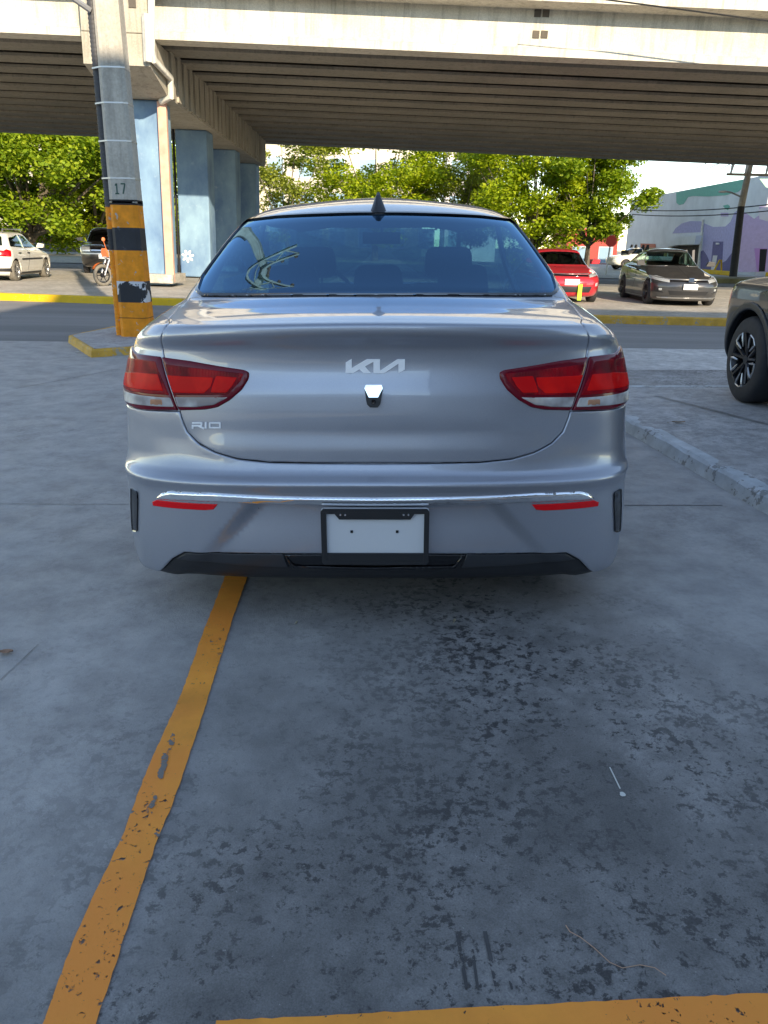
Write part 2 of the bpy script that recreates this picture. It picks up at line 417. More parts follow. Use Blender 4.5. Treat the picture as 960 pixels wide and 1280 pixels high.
def panel(S, name, outline, mat, parent, holes=(), h=0.05, hb=0.02, off=0.0, edge=(0.006, 0.004), inset=0.0, skirt=0.02, gu=None, gv=None, dome=0.0, domew=0.03, lift=None):
    outs = dens(outline, hb)
    if inset: outs = offpoly(outs, inset)
    hs = [offpoly(dens(H_, hb), -inset) if inset else dens(H_, hb) for H_ in holes]
    allp = [outs] + hs
    pts, edges = [], []
    for pl in allp:
        b = len(pts); pts += pl; edges += [(b + i, b + (i + 1) % len(pl)) for i in range(len(pl))]
    nb = len(pts)
    A = np.array(outs); lo, hi = A.min(0), A.max(0)
    gu_ = np.arange(lo[0] + h / 2, hi[0], h) if gu is None else gu[(gu > lo[0]) & (gu < hi[0])]
    gv_ = np.arange(lo[1] + h / 2, hi[1], h) if gv is None else gv[(gv > lo[1]) & (gv < hi[1])]
    ex = []
    for d in (0.4 * edge[0], edge[0], edge[0] + 0.012) if edge else ():
        for k, pl in enumerate(allp):
            ex += offpoly(pl, d if k == 0 else -d)
    def ok(P, dmin):
        m = inside(P, outs)
        for H_ in hs: m &= ~inside(P, H_)
        dd = np.full(len(P), 1e9)
        for pl in allp: dd = np.minimum(dd, bdist(P, pl))
        return m, dd
    grid = np.array([(a, b) for a in gu_ for b in gv_]) if len(gu_) and len(gv_) else np.zeros((0, 2))
    if len(grid):
        m, dd = ok(grid, 0); keep = m & (dd > (edge[0] + 0.012 if edge else 0) + min(h, hb) * 0.45); grid = grid[keep]
    if ex:
        ex = np.array(ex); m, dd = ok(ex, 0); ex = ex[m & (dd > 0.3 * edge[0])]
        # thin out near duplicates
        key = np.unique(np.round(ex / 0.0012).astype(int), axis=0, return_index=True)[1]; ex = ex[key]
    allpts = pts + [tuple(p) for p in ex] + [tuple(p) for p in grid]
    ov, oe, of, *_ = delaunay_2d_cdt([Vector(p) for p in allpts], edges, [], 0, 1e-5)
    P2 = np.array([tuple(p) for p in ov]); F_ = np.array([f for f in of if len(f) == 3])
    cen = P2[F_].mean(1); m = inside(cen, outs)
    for H_ in hs: m &= ~inside(cen, H_)
    F_ = F_[m]
    dd = np.full(len(P2), 1e9)
    for pl in allp: dd = np.minimum(dd, bdist(P2, pl))
    P, Nn = S.ev(P2[:, 0], P2[:, 1])
    o = np.full(len(P2), off)
    if lift is not None: o = o + lift(P2)
    nz = np.zeros(len(P2))
    if edge:
        t = np.clip(dd / edge[0], 0, 1); o -= edge[1] * (1 - np.sqrt(np.clip(1 - (1 - t) ** 2, 0, 1)))
        nz = np.where(t < 1, (1 - t) ** 1.5, 0)
    if dome:
        t = np.clip(dd / domew, 0, 1); o += dome * np.sqrt(np.clip(1 - (1 - t) ** 2, 0, 1))
    P = P + Nn * o[:, None]
    # orientation
    a, b, c = P[F_[:, 0]], P[F_[:, 1]], P[F_[:, 2]]; fn = np.cross(b - a, c - a); flip = (fn * Nn[F_[:, 0]]).sum(1) < 0
    F_[flip] = F_[flip][:, ::-1]
    # boundary edges -> skirt
    faces = [tuple(int(x) for x in f) for f in F_]; vs_ = [tuple(p) for p in P]
    nsm = len(faces)
    if skirt:
        ec = {}
        for f in faces:
            for k in range(3):
                e = (f[k], f[(k + 1) % 3]); ec[e] = 1
        be = [e for e in ec if (e[1], e[0]) not in ec]
        mp = {}
        for e in be:
            for k in e:
                if k not in mp:
                    mp[k] = len(vs_); vs_.append(tuple(P[k] - Nn[k] * skirt))
        for e in be: faces.append((e[1], e[0], mp[e[0]], mp[e[1]]))
    used = sorted({k for f in faces for k in f}); rm = {k: i for i, k in enumerate(used)}
    me = bpy.data.meshes.new(name); me.from_pydata([vs_[k] for k in used], [], [tuple(rm[k] for k in f) for f in faces]); me.update()
    me.materials.append(mat); me.polygons.foreach_set('use_smooth', [True] * len(faces))
    # custom normals: exact surface normals, bent outwards on rounded edges
    NN = np.zeros((len(vs_), 3)); NN[:len(Nn)] = Nn
    if edge or dome or lift is not None:
        # recompute from geometry where the offset varies
        vn = np.zeros((len(P), 3)); a, b, c = P[F_[:, 0]], P[F_[:, 1]], P[F_[:, 2]]; fn = np.cross(b - a, c - a)
        for k in range(3): np.add.at(vn, F_[:, k], fn)
        vn /= np.maximum(np.linalg.norm(vn, axis=1, keepdims=True), 1e-12)
        lim = max(edge[0] if edge else 0, domew if dome else 0)
        w = (dd < lim * 1.05) if lift is None else np.ones(len(P), bool)
        NN[:len(P)][w] = vn[w]
    ln = []
    nrm = []
    for fi, f in enumerate(faces):
        if fi < nsm:
            for k in f: nrm.append(NN[k])
        else:
            q = [np.array(vs_[k]) for k in f]; n_ = np.cross(q[1] - q[0], q[2] - q[0]); n_ = n_ / max(np.linalg.norm(n_), 1e-12)
            for k in f: nrm.append(n_)
    me.normals_split_custom_set([tuple(map(float, x)) for x in nrm])
    ob = bpy.data.objects.new(name, me); link(ob, parent); return ob
def mir(poly): return [(-u, v) for u, v in poly][::-1]

def make_wheel(parent, c, r, w, side, tyre, rimm, spokes=5, rim_r=0.64, dark=None, nm='wheel'):
    "axis along X; side = +1 faces +X"
    m = MB(); pr = [(-w / 2, rim_r * r), (-w / 2 * 1.02, r * 0.86), (-w / 2 * 0.86, r * 0.965), (-w / 2 * 0.6, r), (w / 2 * 0.6, r), (w / 2 * 0.86, r * 0.965), (w / 2 * 1.02, r * 0.86), (w / 2, rim_r * r)]
    t = m.lathe(pr, c, 'X', 48).build(nm, tyre, parent, smooth_=True, ang=R(50))
    q = MB(); rr = rim_r * r; s_ = side * w / 2
    q.lathe([(c0 * s_, k * rr) for c0, k in ((-0.9, 1.0), (-0.9, .96), (0.75, 0.9), (0.97, 0.97), (1.0, 1.02), (0.9, 1.03))], c, 'X', 48)
    for i in range(spokes):
        a = 2 * math.pi * i / spokes + 0.3
        for da in (-0.13, 0.13):
            d0 = Vector((0, math.cos(a + da * 0.4), math.sin(a + da * 0.4))); d1 = Vector((0, math.cos(a + da * 1.6), math.sin(a + da * 1.6)))
            pa = Vector(c) + Vector((s_ * 0.72, 0, 0)) + d0 * rr * 0.15; pb = Vector(c) + Vector((s_ * 0.9, 0, 0)) + d1 * rr * 0.95
            q.tube([pa, pb], rr * 0.075, 6)
    q.lathe([(s_ * 0.5, 0.001), (s_ * 0.86, 0.001), (s_ * 0.86, rr * 0.16), (s_ * 0.5, rr * 0.2)], c, 'X', 20)
    q.build('rim', rimm, t, smooth_=True)
    b = MB(); b.lathe([(s_ * -0.2, 0.001), (s_ * 0.3, 0.001), (s_ * 0.3, rr * 0.95), (s_ * -0.2, rr * 0.95)], c, 'X', 32)
    b.build('brake_disc', M['dark'], t)
    return t
# ================================================================== the ground
def sheet(name, poly, off, mat, h=0.6, hb=0.6, kind='structure', parent=None, thick=0.0):
    outs = dens(poly, hb); A = np.array(outs); lo, hi = A.min(0), A.max(0)
    g = np.array([(a, b) for a in np.arange(lo[0] + h / 2, hi[0], h) for b in np.arange(lo[1] + h / 2, hi[1], h)]).reshape(-1, 2)
    if len(g): g = g[inside(g, outs) & (bdist(g, outs) > 0.3 * min(h, hb))]
    pts = [tuple(p) for p in outs] + [tuple(p) for p in g]
    ov, oe, of, *_ = delaunay_2d_cdt([Vector(p) for p in pts], [(i, (i + 1) % len(outs)) for i in range(len(outs))], [], 0, 1e-6)
    Q = np.array([tuple(p) for p in ov]); F_ = np.array([f for f in of if len(f) == 3]); F_ = F_[inside(Q[F_].mean(1), outs)]
    m = MB(); vs_ = [(x, y, G(x, y) + off) for x, y in Q]; fs = []
    for f in F_:
        f = [int(i) for i in f]; a, b, c = Q[f[0]], Q[f[1]], Q[f[2]]
        if (b[0] - a[0]) * (c[1] - a[1]) - (b[1] - a[1]) * (c[0] - a[0]) < 0: f = f[::-1]
        fs.append(tuple(f))
    m.add(vs_, fs)
    o = m.build(name, mat, parent, recalc=False)
    if kind: o['kind'] = kind
    return o
def wallrun(name, line, z0, z1, th, mat, parent=None, h=0.5, kind=None, side=1, rough=0.0, mats=None, tilt=0.0):
    "a low kerb along a polyline: follows the ground, with worn uneven edges"
    pts = []
    for i in range(len(line) - 1):
        a, b = Vector(line[i]), Vector(line[i + 1]); n = max(1, int((b - a).length / h)); pts += [a + (b - a) * k / n for k in range(n)]
    pts.append(Vector(line[-1])); m = MB(); sec = []
    for i, p in enumerate(pts):
        t = (pts[min(i + 1, len(pts) - 1)] - pts[max(i - 1, 0)]).normalized(); nrm = Vector((-t.y, t.x)) * side
        g = G(p.x, p.y); j = lambda s_: random.uniform(-s_, s_)
        q0 = p + nrm * (-tilt + j(rough * .6)); q1 = p + nrm * j(rough); q2 = p + nrm * 0.02; q3 = p + nrm * th
        sec.append([(q0.x, q0.y, g + z0), (q1.x, q1.y, g + z1 - 0.018 + j(rough)), (q2.x, q2.y, g + z1 + j(rough * .4)), (q3.x, q3.y, g + z1), (q3.x, q3.y, g + z0)])
    vs_ = [q for s_ in sec for q in s_]; fs = []
    for i in range(len(sec) - 1):
        for k in range(5): fs.append((i * 5 + k, i * 5 + (k + 1) % 5, (i + 1) * 5 + (k + 1) % 5, (i + 1) * 5 + k))
    fs += [(0, 1, 2, 3, 4), tuple(len(vs_) - 5 + k for k in range(5))[::-1]]
    m.add(vs_, fs); o = m.build(name, mat, parent)
    if kind: o['kind'] = kind
    return o

def concrete(name, base, light, dark, lightmask=None, spots=1.0, spec=0.35, rough=0.62):
    m, nt, b = new_mat(name); c = coords(nt)
    n1 = tex(nt, 0.55, 6, 0.62, c); n2 = tex(nt, 2.6, 8, 0.65, c, dist=0.3); n3 = tex(nt, 34, 10, 0.72, c, dist=0.25); n4 = tex(nt, 90, 4, 0.6, c)
    col = mixc(nt, ramp(nt, n1.outputs[0], [(0.35, 0.0), (0.66, 1.0)]), base, light)
    col = mixc(nt, ramp(nt, n2.outputs[0], [(0.42, 0.0), (0.62, 0.5)]), col, light)
    # scuffed dark flakes in clusters
    cl = ramp(nt, tex(nt, 1.7, 5, 0.7, mapping(nt, c, rot=(0, 0, 0.5))).outputs[0], [(0.36, 0.0), (0.60, 1.0)])
    fl = mth(nt, 'ADD', n3.outputs[0], mth(nt, 'MULTIPLY', cl, 0.125))
    f = ramp(nt, fl, [(0.60, 0.0), (0.655, 1.0)])
    fl2 = ramp(nt, mth(nt, 'ADD', tex(nt, 75, 8, 0.7, c).outputs[0], mth(nt, 'MULTIPLY', cl, 0.07)), [(0.61, 0.0), (0.68, 0.8)])
    mot = ramp(nt, tex(nt, 8, 9, 0.72, c, dist=.2).outputs[0], [(0.34, 0.60), (0.66, 1.28)])
    col = mixc(nt, 1.0, col, mot, 'MULTIPLY')
    col = mixc(nt, mth(nt, 'MULTIPLY', f, spots * 0.92), col, dark)
    col = mixc(nt, mth(nt, 'MULTIPLY', fl2, spots * 0.7), col, dark)
    # broad damp / rubber stains
    st = ramp(nt, tex(nt, 0.9, 6, 0.55, mapping(nt, c, sc=(1.4, 0.8, 1), rot=(0, 0, -.4))).outputs[0], [(0.42, 0.0), (0.60, 0.75)])
    col = mixc(nt, mth(nt, 'MULTIPLY', st, spots), col, tuple(x * 0.62 for x in base))
    # pale grit
    gr = ramp(nt, n4.outputs[0], [(0.70, 0.0), (0.76, 0.5)])
    col = mixc(nt, gr, col, tuple(min(1, x * 2.0) for x in light))
    k = ramp(nt, tex(nt, 260, 3, 0.6, c).outputs[0], [(0.3, 0.78), (0.7, 1.2)])
    col = mixc(nt, 1.0, col, k, 'MULTIPLY')
    if lightmask: col = lightmask(nt, c, col)
    L(nt, col, b.inputs['Base Color']); b.inputs['Specular IOR Level'].default_value = spec
    L(nt, ramp(nt, n2.outputs[0], [(0.3, rough - 0.1), (0.7, rough + 0.15)]), b.inputs['Roughness'])
    bump(nt, b, mth(nt, 'ADD', mth(nt, 'MULTIPLY', n3.outputs[0], 0.6), mth(nt, 'MULTIPLY', tex(nt, 190, 4, 0.6, c).outputs[0], 0.35)), 0.6, 0.006)
    return m
def lotmask(nt, c, col):
    # the trafficked strip near the pay line is darker, the far and left part of the lot is paler and dustier
    sx = nt.nodes.new('ShaderNodeSeparateXYZ'); L(nt, c, sx.inputs[0])
    n = tex(nt, 0.8, 6, 0.6, c); nn = mth(nt, 'MULTIPLY', mth(nt, 'SUBTRACT', n.outputs[0], 0.5), 3.2)
    f = mth(nt, 'ADD', mth(nt, 'MULTIPLY', mth(nt, 'ABSOLUTE', mth(nt, 'ADD', sx.outputs[0], -0.38)), 0.50), mth(nt, 'MULTIPLY', sx.outputs[1], 0.20))
    f = mth(nt, 'ADD', f, mth(nt, 'MULTIPLY', nn, 0.35))
    f = ramp(nt, f, [(0.48, 0.0), (1.60, 1.0)])
    pale = mixc(nt, ramp(nt, tex(nt, 5, 8, 0.68, c).outputs[0], [(0.35, 0.0), (0.65, 1.0)]), (0.33, 0.32, 0.315), (0.52, 0.50, 0.485))
    pale = mixc(nt, 0.30, pale, col)
    return mixc(nt, f, col, pale)
M['lot'] = concrete('lot_concrete', (0.165, 0.158, 0.155), (0.26, 0.25, 0.245), (0.036, 0.034, 0.036), lotmask)
M['pale_concrete'] = concrete('pale_concrete', (0.45, 0.44, 0.44), (0.58, 0.57, 0.56), (0.25, 0.25, 0.25), None, 0.45)
M['slab'] = concrete('slab_concrete', (0.36, 0.35, 0.35), (0.46, 0.45, 0.45), (0.2, 0.2, 0.2), None, 0.5)
M['plaza'] = concrete('sandy_concrete', (0.38, 0.35, 0.30), (0.50, 0.465, 0.41), (0.25, 0.22, 0.18), None, 0.4)
def asphalt(name, a, b_):
    m, nt, b = new_mat(name); c = coords(nt)
    n = tex(nt, 1.0, 6, 0.6, mapping(nt, c, sc=(0.12, 1.6, 1))); n2 = tex(nt, 130, 3, 0.7, c)
    col = mixc(nt, ramp(nt, n.outputs[0], [(0.35, 0.0), (0.68, 1.0)]), a, b_)
    L(nt, mixc(nt, 1.0, col, ramp(nt, n2.outputs[0], [(0.3, 0.75), (0.7, 1.25)]), 'MULTIPLY'), b.inputs['Base Color'])
    b.inputs['Roughness'].default_value = 0.85; bump(nt, b, n2.outputs[0], 0.4, 0.008); return m
M['asphalt'] = asphalt('asphalt', (0.16, 0.158, 0.16), (0.235, 0.23, 0.23))
M['gravel'] = concrete('rough_gravel', (0.22, 0.22, 0.225), (0.36, 0.355, 0.36), (0.08, 0.08, 0.085), None, 1.0)
def worn(name, col, under, scale=3.0, amount=0.5, seethrough=False, fine=40, col2=None):
    m, nt, b = new_mat(name); c = coords(nt)
    n = tex(nt, fine, 8, 0.65, c, dist=0.5); cl = tex(nt, scale, 5, 0.6, c)
    v = mth(nt, 'ADD', n.outputs[0], mth(nt, 'MULTIPLY', mth(nt, 'SUBTRACT', cl.outputs[0], 0.5), amount * 1.6))
    f = ramp(nt, v, [(0.66 - 0.1 * amount, 0.0), (0.68 - 0.1 * amount, 1.0)])
    tone = ramp(nt, tex(nt, scale * 1.7, 6, 0.6, c).outputs[0], [(0.3, 0.72), (0.7, 1.1)])
    pc = mixc(nt, 1.0, col, tone, 'MULTIPLY')
    if col2: pc = mixc(nt, ramp(nt, tex(nt, 2.2, 4, 0.5, c).outputs[0], [(0.42, 0.0), (0.6, 1.0)]), pc, col2)
    b.inputs['Roughness'].default_value = 0.6; b.inputs['Specular IOR Level'].default_value = 0.35
    if seethrough:
        L(nt, pc, b.inputs['Base Color']); t = N(nt, 'ShaderNodeBsdfTransparent'); mx = N(nt, 'ShaderNodeMixShader')
        L(nt, f, mx.inputs[0]); L(nt, b.outputs[0], mx.inputs[1]); L(nt, t.outputs[0], mx.inputs[2]); L(nt, mx.outputs[0], nt.nodes['Material Output'].inputs[0])
    else: L(nt, mixc(nt, f, pc, under), b.inputs['Base Color'])
    bump(nt, b, n.outputs[0], 0.2, 0.004); return m
M['line'] = worn('worn_orange_line_paint', (1.0, 0.35, 0.05), (0.1, 0.1, 0.1), 2.4, 0.26, True, 62, (0.92, 0.28, 0.045))
M['kerb_yellow'] = worn('yellow_kerb_paint', (0.74, 0.44, 0.02), (0.35, 0.3, 0.22), 1.2, 0.3)
M['kerb_worn_shade'] = worn('worn_shade_toned_kerb_paint', (0.62, 0.33, 0.05), (0.30, 0.27, 0.22), 4, 0.55, fine=30)  # worn island edge paint; its ochre also stands for shade on the road kerb
M['kerb_pale'] = worn('flaking_pale_blue_kerb', (0.50, 0.54, 0.57), (0.24, 0.245, 0.25), 5, 0.7, fine=26)
M['joint'] = plain('dark_joint_filler', (0.14, 0.14, 0.145), 0.9, var=0.3, vs_=12)

M['patch'] = concrete('mortar_joint', (0.22, 0.215, 0.215), (0.29, 0.285, 0.28), (0.12, 0.12, 0.12), None, 0.6)
g0 = MB(); gs = []
xs = [-900, -300, -120] + list(np.arange(-60, 61, 4.0)) + [120, 300, 900]; ys = [-600, -200, -60] + list(np.arange(-24, 121, 4.0)) + [200, 400, 1500]
vs_ = [(x, y, G(x, y) - 0.06) for y in ys for x in xs]; n = len(xs)
g0.add(vs_, [(j * n + i, j * n + i + 1, (j + 1) * n + i + 1, (j + 1) * n + i) for j in range(len(ys) - 1) for i in range(n - 1)])
g0.build('ground', plain('sandy_ground', (0.30, 0.27, 0.22), 0.95, var=0.3, vs_=0.4), recalc=False)['kind'] = 'structure'
KB = [gp(960, 642), gp(780, 537)]; kd = (Vector(KB[1]) - Vector(KB[0])).normalized()
KN = Vector(KB[0]) - kd * 7; KF = Vector(KB[1]) + kd * 1.45
RY = 10.85
sheet('parking_lot', [(-26, -7), (KN.x, -7), (KN.x, KN.y), (KF.x, KF.y), (KF.x, RY), (-26, RY)], 0.0, M['lot'], 0.5, 0.5)
sheet('sidewalk', [(KN.x + .02, KN.y), (13, KN.y), (13, KF.y - .1), (KF.x + .02, KF.y)], 0.088, M['slab'], 0.5, 0.5)
sheet('gravel_strip', [(KF.x, KF.y), (13, KF.y), (13, 8.65), (KF.x, 8.65)], 0.002, M['gravel'], 0.5, 0.5)
sheet('concrete_strip', [(KF.x, 8.65), (26, 8.65), (26, RY), (KF.x, RY)], 0.0, M['pale_concrete'], 0.5, 0.5)
k1 = wallrun('lot_kerb', [tuple(KN), tuple(KF), (13, KF.y)], -0.03, 0.09, 0.12, M['kerb_pale'], h=0.12, side=-1, rough=0.006, tilt=0.02)
tag(k1, 'low kerb with flaking pale blue paint along the raised slab right of the silver sedan', 'kerb')
FK = [gp(0, 375), gp(145, 380), gp(228, 382), gp(740, 403.5), gp(905, 407.5)]
fk = [Vector(p) for p in FK]; e0 = fk[0] + (fk[0] - fk[1]).normalized() * 30; e1 = fk[-1] + (fk[-1] - fk[-2]).normalized() * 30
fl_ = [tuple(e0)] + FK + [tuple(e1)]
sheet('road', [(-40, RY), (40, RY)] + [p for p in fl_[::-1]] , -0.008, M['asphalt'], 0.9, 0.9)
kl = wallrun('road_kerb', fl_[:4], -0.05, 0.14, 0.16, M['kerb_yellow'], h=0.5, side=1, rough=0.004)
tag(kl, 'bright yellow kerb on the far side of the road behind the striped pole', 'kerb', 'kerbs on the far side of the road')
kr = wallrun('road_kerb', fl_[3:], -0.05, 0.14, 0.16, M['kerb_worn_shade'], h=0.5, side=1, rough=0.004)  # same yellow kerb; the shade on this stretch is put into the ochre
tag(kr, 'yellow kerb in a shade-dulled ochre colour on the far side of the road in front of the red and the dark grey car', 'kerb', 'kerbs on the far side of the road')
sheet('plaza', [tuple(Vector(p) + Vector((0, .1))) for p in fl_] + [(45, 30.5), (-45, 33)], 0.012, M['plaza'], 1.2, 1.2)
sheet('far_road', [(-60, 33.05), (45, 30.55), (60, 30), (60, 40), (-60, 44)], -0.03, M['asphalt'], 2.0, 2.0)
sheet('far_pavement', [(-60, 44.1), (60, 40.1), (60, 46), (23, 51), (23, 80), (4, 78), (-60, 80)], 0.0, M['plaza'], 3.0, 3.0)
# island round the striped pole
A_ = gp(86, 428); B_ = gp(115, 447); C_ = gp(200, 441); isl = [A_, B_, C_, (C_[0] + .6, C_[1] + .7), (C_[0] + .2, 12.9), (A_[0] + .5, 12.7)]
io = empty('pole_island', (A_[0], A_[1], 0), label='low concrete island with worn yellow edge round the foot of the striped pole', cat='traffic island')
def rel(pl, c): return [(x - c[0], y - c[1]) for x, y in pl]
ip = MB(); ip.prism(rel(rcorner(offpoly(isl, 0.05), .1), A_), lambda x, y: G(x + A_[0], y + A_[1]) - .05, lambda x, y: G(x + A_[0], y + A_[1]) + .10); ip.build('island_top', M['slab'], io)
ek = wallrun('island_edge', [isl[5]] + isl + [isl[0]], -0.03, 0.098, 0.06, M['kerb_worn_shade'], h=0.15, side=1, rough=0.008, tilt=.015)
ek.parent = io; ek.matrix_parent_inverse = io.matrix_world.inverted() if False else Matrix.Translation((-A_[0], -A_[1], 0))
# painted lines
LL = [(54, 1280), (91, 1180), (120, 1115), (152, 1049), (169, 1003), (186, 958), (207, 912), (227, 868), (254, 791), (280, 725)]
LR_ = [(121, 1280), (159, 1162), (180, 1100), (197, 1051), (214, 1010), (227, 976), (256, 886), (275, 826), (290, 777), (308, 725)]
Lg = [gp(*p) for p in LL]; Rg = [gp(*p) for p in LR_]
dl = (Vector(Lg[-1]) - Vector(Lg[-3])).normalized(); dr = (Vector(Rg[-1]) - Vector(Rg[-3])).normalized()
l0 = Vector(Lg[0]) - (Vector(Lg[1]) - Vector(Lg[0])).normalized() * .2; r0 = Vector(Rg[0]) - (Vector(Rg[1]) - Vector(Rg[0])).normalized() * .2
ln = [tuple(l0)] + Lg + [tuple(Vector(Lg[-1]) + dl * 4), tuple(Vector(Rg[-1]) + dr * 4)] + Rg[::-1] + [tuple(r0)]
def jit(poly, a=0.0015, h=0.02):
    q = dens(poly, h); return [(x + random.uniform(-a, a), y + random.uniform(-a, a)) for x, y in q]
sheet('line_marking', jit(ln), 0.004, M['line'], 0.1, 0.1)
tb = [gp(270, 1278), gp(480, 1267), gp(700, 1256), gp(960, 1243)]; tv = (Vector(tb[-1]) - Vector(tb[-2])).normalized()
tt_ = tb + [tuple(Vector(tb[-1]) + tv * 1.2)]
sheet('line_marking', jit(tt_ + [(x + .012, y - .12) for x, y in tt_[::-1]]), 0.0042, M['line'], 0.1, 0.1)
def strip(name, a, b, w, off, mat, h=.3):
    a = Vector(a); b = Vector(b); t = (b - a).normalized(); nn = Vector((-t.y, t.x)) * w / 2
    return sheet(name, [tuple(a - nn), tuple(b - nn), tuple(b + nn), tuple(a + nn)], off, mat, h, h)
strip('expansion_joint', gp(780, 633), (gp(780, 633)[0] - 6.0, gp(780, 633)[1] + .05), .005, 0.0025, M['patch'])
strip('expansion_joint', gp(780, 632), gp(903, 632), .008, 0.0025, M['joint'])
strip('crack', gp(0, 325 + 526), gp(48, 806), .003, 0.0025, M['patch'])
ja, jb = gp(820, 495, .088), gp(960, 531, .088); strip('expansion_joint', ja, Vector(jb) + (Vector(jb) - Vector(ja)) * .6, .05, 0.091, M['patch'])
strip('crack', gp(20, 486), gp(150, 461), .012, 0.0025, M['patch'])
M['tyre_mark'] = worn('rubber_tyre_mark', (0.07, 0.068, 0.07), (0, 0, 0), 9, 2.6, True, 70)
M['scuff'] = worn('scuffed_bare_concrete', (0.20, 0.185, 0.17), (0, 0, 0), 12, 1.9, True, 80)
for a_, b__, w_ in (((572, 1170), (584, 1240), .010), ((590, 1185), (598, 1243), .008), ((606, 1165), (622, 1240), .012), ((628, 1190), (640, 1238), .007)):
    strip('tyre_mark', gp(*a_), gp(*b__), w_ * .7, .0022, M['tyre_mark'], .05)
for nm__, pl_ in (('worn_patch', [(176, 1036), (186, 1034), (196, 1000), (206, 965), (219, 925), (216, 918), (207, 935), (196, 975), (186, 1005)]), ('worn_patch', [(153, 1048), (170, 1044), (181, 1049), (196, 1042), (201, 1046), (196, 1052), (180, 1053), (166, 1049), (155, 1054)])):
    sheet(nm__, jit([gp(*p) for p in pl_], .003, .005), .0058, M['scuff'], .05, .05)
# dribble of white and the bits of litter
def blob(name, px, py, rx, ry, mat, off=.003, lab=None, cat=None, rz=0, kind=None):
    x, y = gp(px, py); q = []
    for k in range(14):
        a = 2 * math.pi * k / 14; r = random.uniform(.8, 1.15); u, v = rx * r * math.cos(a), ry * r * math.sin(a); q.append((x + u * math.cos(rz) - v * math.sin(rz), y + u * math.sin(rz) + v * math.cos(rz)))
    o = sheet(name, q, off, mat, .05, .05, kind=kind); 
    if lab: tag(o, lab, cat)
    return o
M['dropping'] = plain('white_dropping', (0.62, 0.62, 0.58), 0.7)
bl = blob('bird_dropping', 778, 994, .007, .009, M['dropping'], kind=None); tag(bl, 'white bird dropping with a thin streak on the lot right of centre', 'stain')
blc = strip('streak', gp(762, 960), gp(775, 987), .0035, .0032, M['dropping']); blc['kind'] = ''; del blc['kind']; blc.parent = bl
def leaf(px, py, l, w, rz, col, lab, off=0.0, cat='leaf'):
    x, y = gp(px, py, off); m = MB(); pr = []
    for t in (0, .15, .35, .6, .85, 1.0):
        ww = w * math.sin(math.pi * min(1, t * .93 + .05)) / 2; pr.append((t * l - l / 2, ww))
    vs_ = []
    for t, ww in pr:
        cu = .25 * l * (t / l) ** 2
        for s_ in (-1, 0, 1): vs_.append((t, s_ * ww, .004 + cu + (0.006 if s_ else 0)))
    m.add(vs_, [(i * 3 + k, i * 3 + k + 1, i * 3 + k + 4, i * 3 + k + 3) for i in range(5) for k in range(2)])
    m.tube([(-l / 2, 0, .012), (-l / 2 - l * .35, .003, .006)], .0012, 5)
    o = m.build('fallen_leaf', plain('dry_leaf', col, .7, var=.4, vs_=30), smooth_=True, recalc=False); o.location = (x, y, G(x, y) + off); o.rotation_euler = (0, 0, rz); tag(o, lab, cat, 'dry leaves on the ground'); return o
leaf(8, 817, .045, .03, .2, (.40, .22, .14), 'curled reddish brown leaf at the left edge of the lot')
leaf(848, 529, .10, .035, 0.1, (.30, .19, .11), 'long brown leaf lying on the raised slab beside the grey wheel', .09)
leaf(371, 780, .016, .008, 1.2, (.5, .45, .33), 'tiny pale leaf behind the number plate left of centre')
leaf(568, 778, .022, .012, 1.4, (.42, .36, .25), 'small straw-coloured leaf in the shade behind the bumper right of centre')
leaf(97, 441, .05, .05, 0.5, (.75, .72, .66), 'white scrap of litter at the corner of the pole island', 0, 'litter')
wp = [gp(*p) for p in ((707, 1158), (712, 1167), (725, 1174), (742, 1186), (762, 1203), (778, 1210), (800, 1207), (818, 1212), (832, 1222))]
wm = MB(); wm.tube([(x, y, G(x, y) + .003 + .003 * math.sin(i)) for i, (x, y) in enumerate(wp)], .0009, 5)
tag(wm.build('wire_scrap', plain('copper_wire', (.50, .30, .20), .4, metal=.3)), 'thin curved copper wire lying on the lot near the bottom orange line', 'wire')

# ================================================================== the overpass
def vnoise_conc(name, a, b_, streak=True, scale=0.8, sc=(1, 1, 1)):
    m, nt, b = new_mat(name); c = coords(nt); mp = mapping(nt, c, sc=sc)
    n = tex(nt, scale, 8, 0.65, mp); n2 = tex(nt, 3.0, 6, 0.6, mapping(nt, c, sc=(2.5, 2.5, 0.22))); n3 = tex(nt, 30, 6, 0.6, c)
    col = mixc(nt, ramp(nt, n.outputs[0], [(0.35, 0.0), (0.65, 1.0)]), a, b_)
    if streak: col = mixc(nt, ramp(nt, n2.outputs[0], [(0.50, 0.0), (0.72, 0.7)]), col, tuple(x * 0.55 for x in a))
    L(nt, mixc(nt, 1.0, col, ramp(nt, n3.outputs[0], [(0.3, 0.85), (0.7, 1.12)]), 'MULTIPLY'), b.inputs['Base Color'])
    b.inputs['Roughness'].default_value = 0.85; bump(nt, b, n3.outputs[0], 0.3, 0.02); return m
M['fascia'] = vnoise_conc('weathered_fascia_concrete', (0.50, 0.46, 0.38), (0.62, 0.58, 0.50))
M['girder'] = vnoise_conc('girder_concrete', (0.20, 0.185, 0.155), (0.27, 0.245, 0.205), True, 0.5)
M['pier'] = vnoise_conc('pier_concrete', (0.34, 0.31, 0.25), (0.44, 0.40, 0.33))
M['recess'] = plain('shade_toned_recess', (0.10, 0.085, 0.07), 0.95, var=.3, vs_=1)  # shade of the girder gaps put into the colour; anchor plates share it
SL = 0.0215
ov = empty('overpass', (0, 21.5, 5.82), label='long concrete road overpass crossing above the road on blue columns', cat='bridge'); ov.rotation_euler = (0, SL, 0)
X0, X1 = -75, 75
NG, SP = 13, 1.58
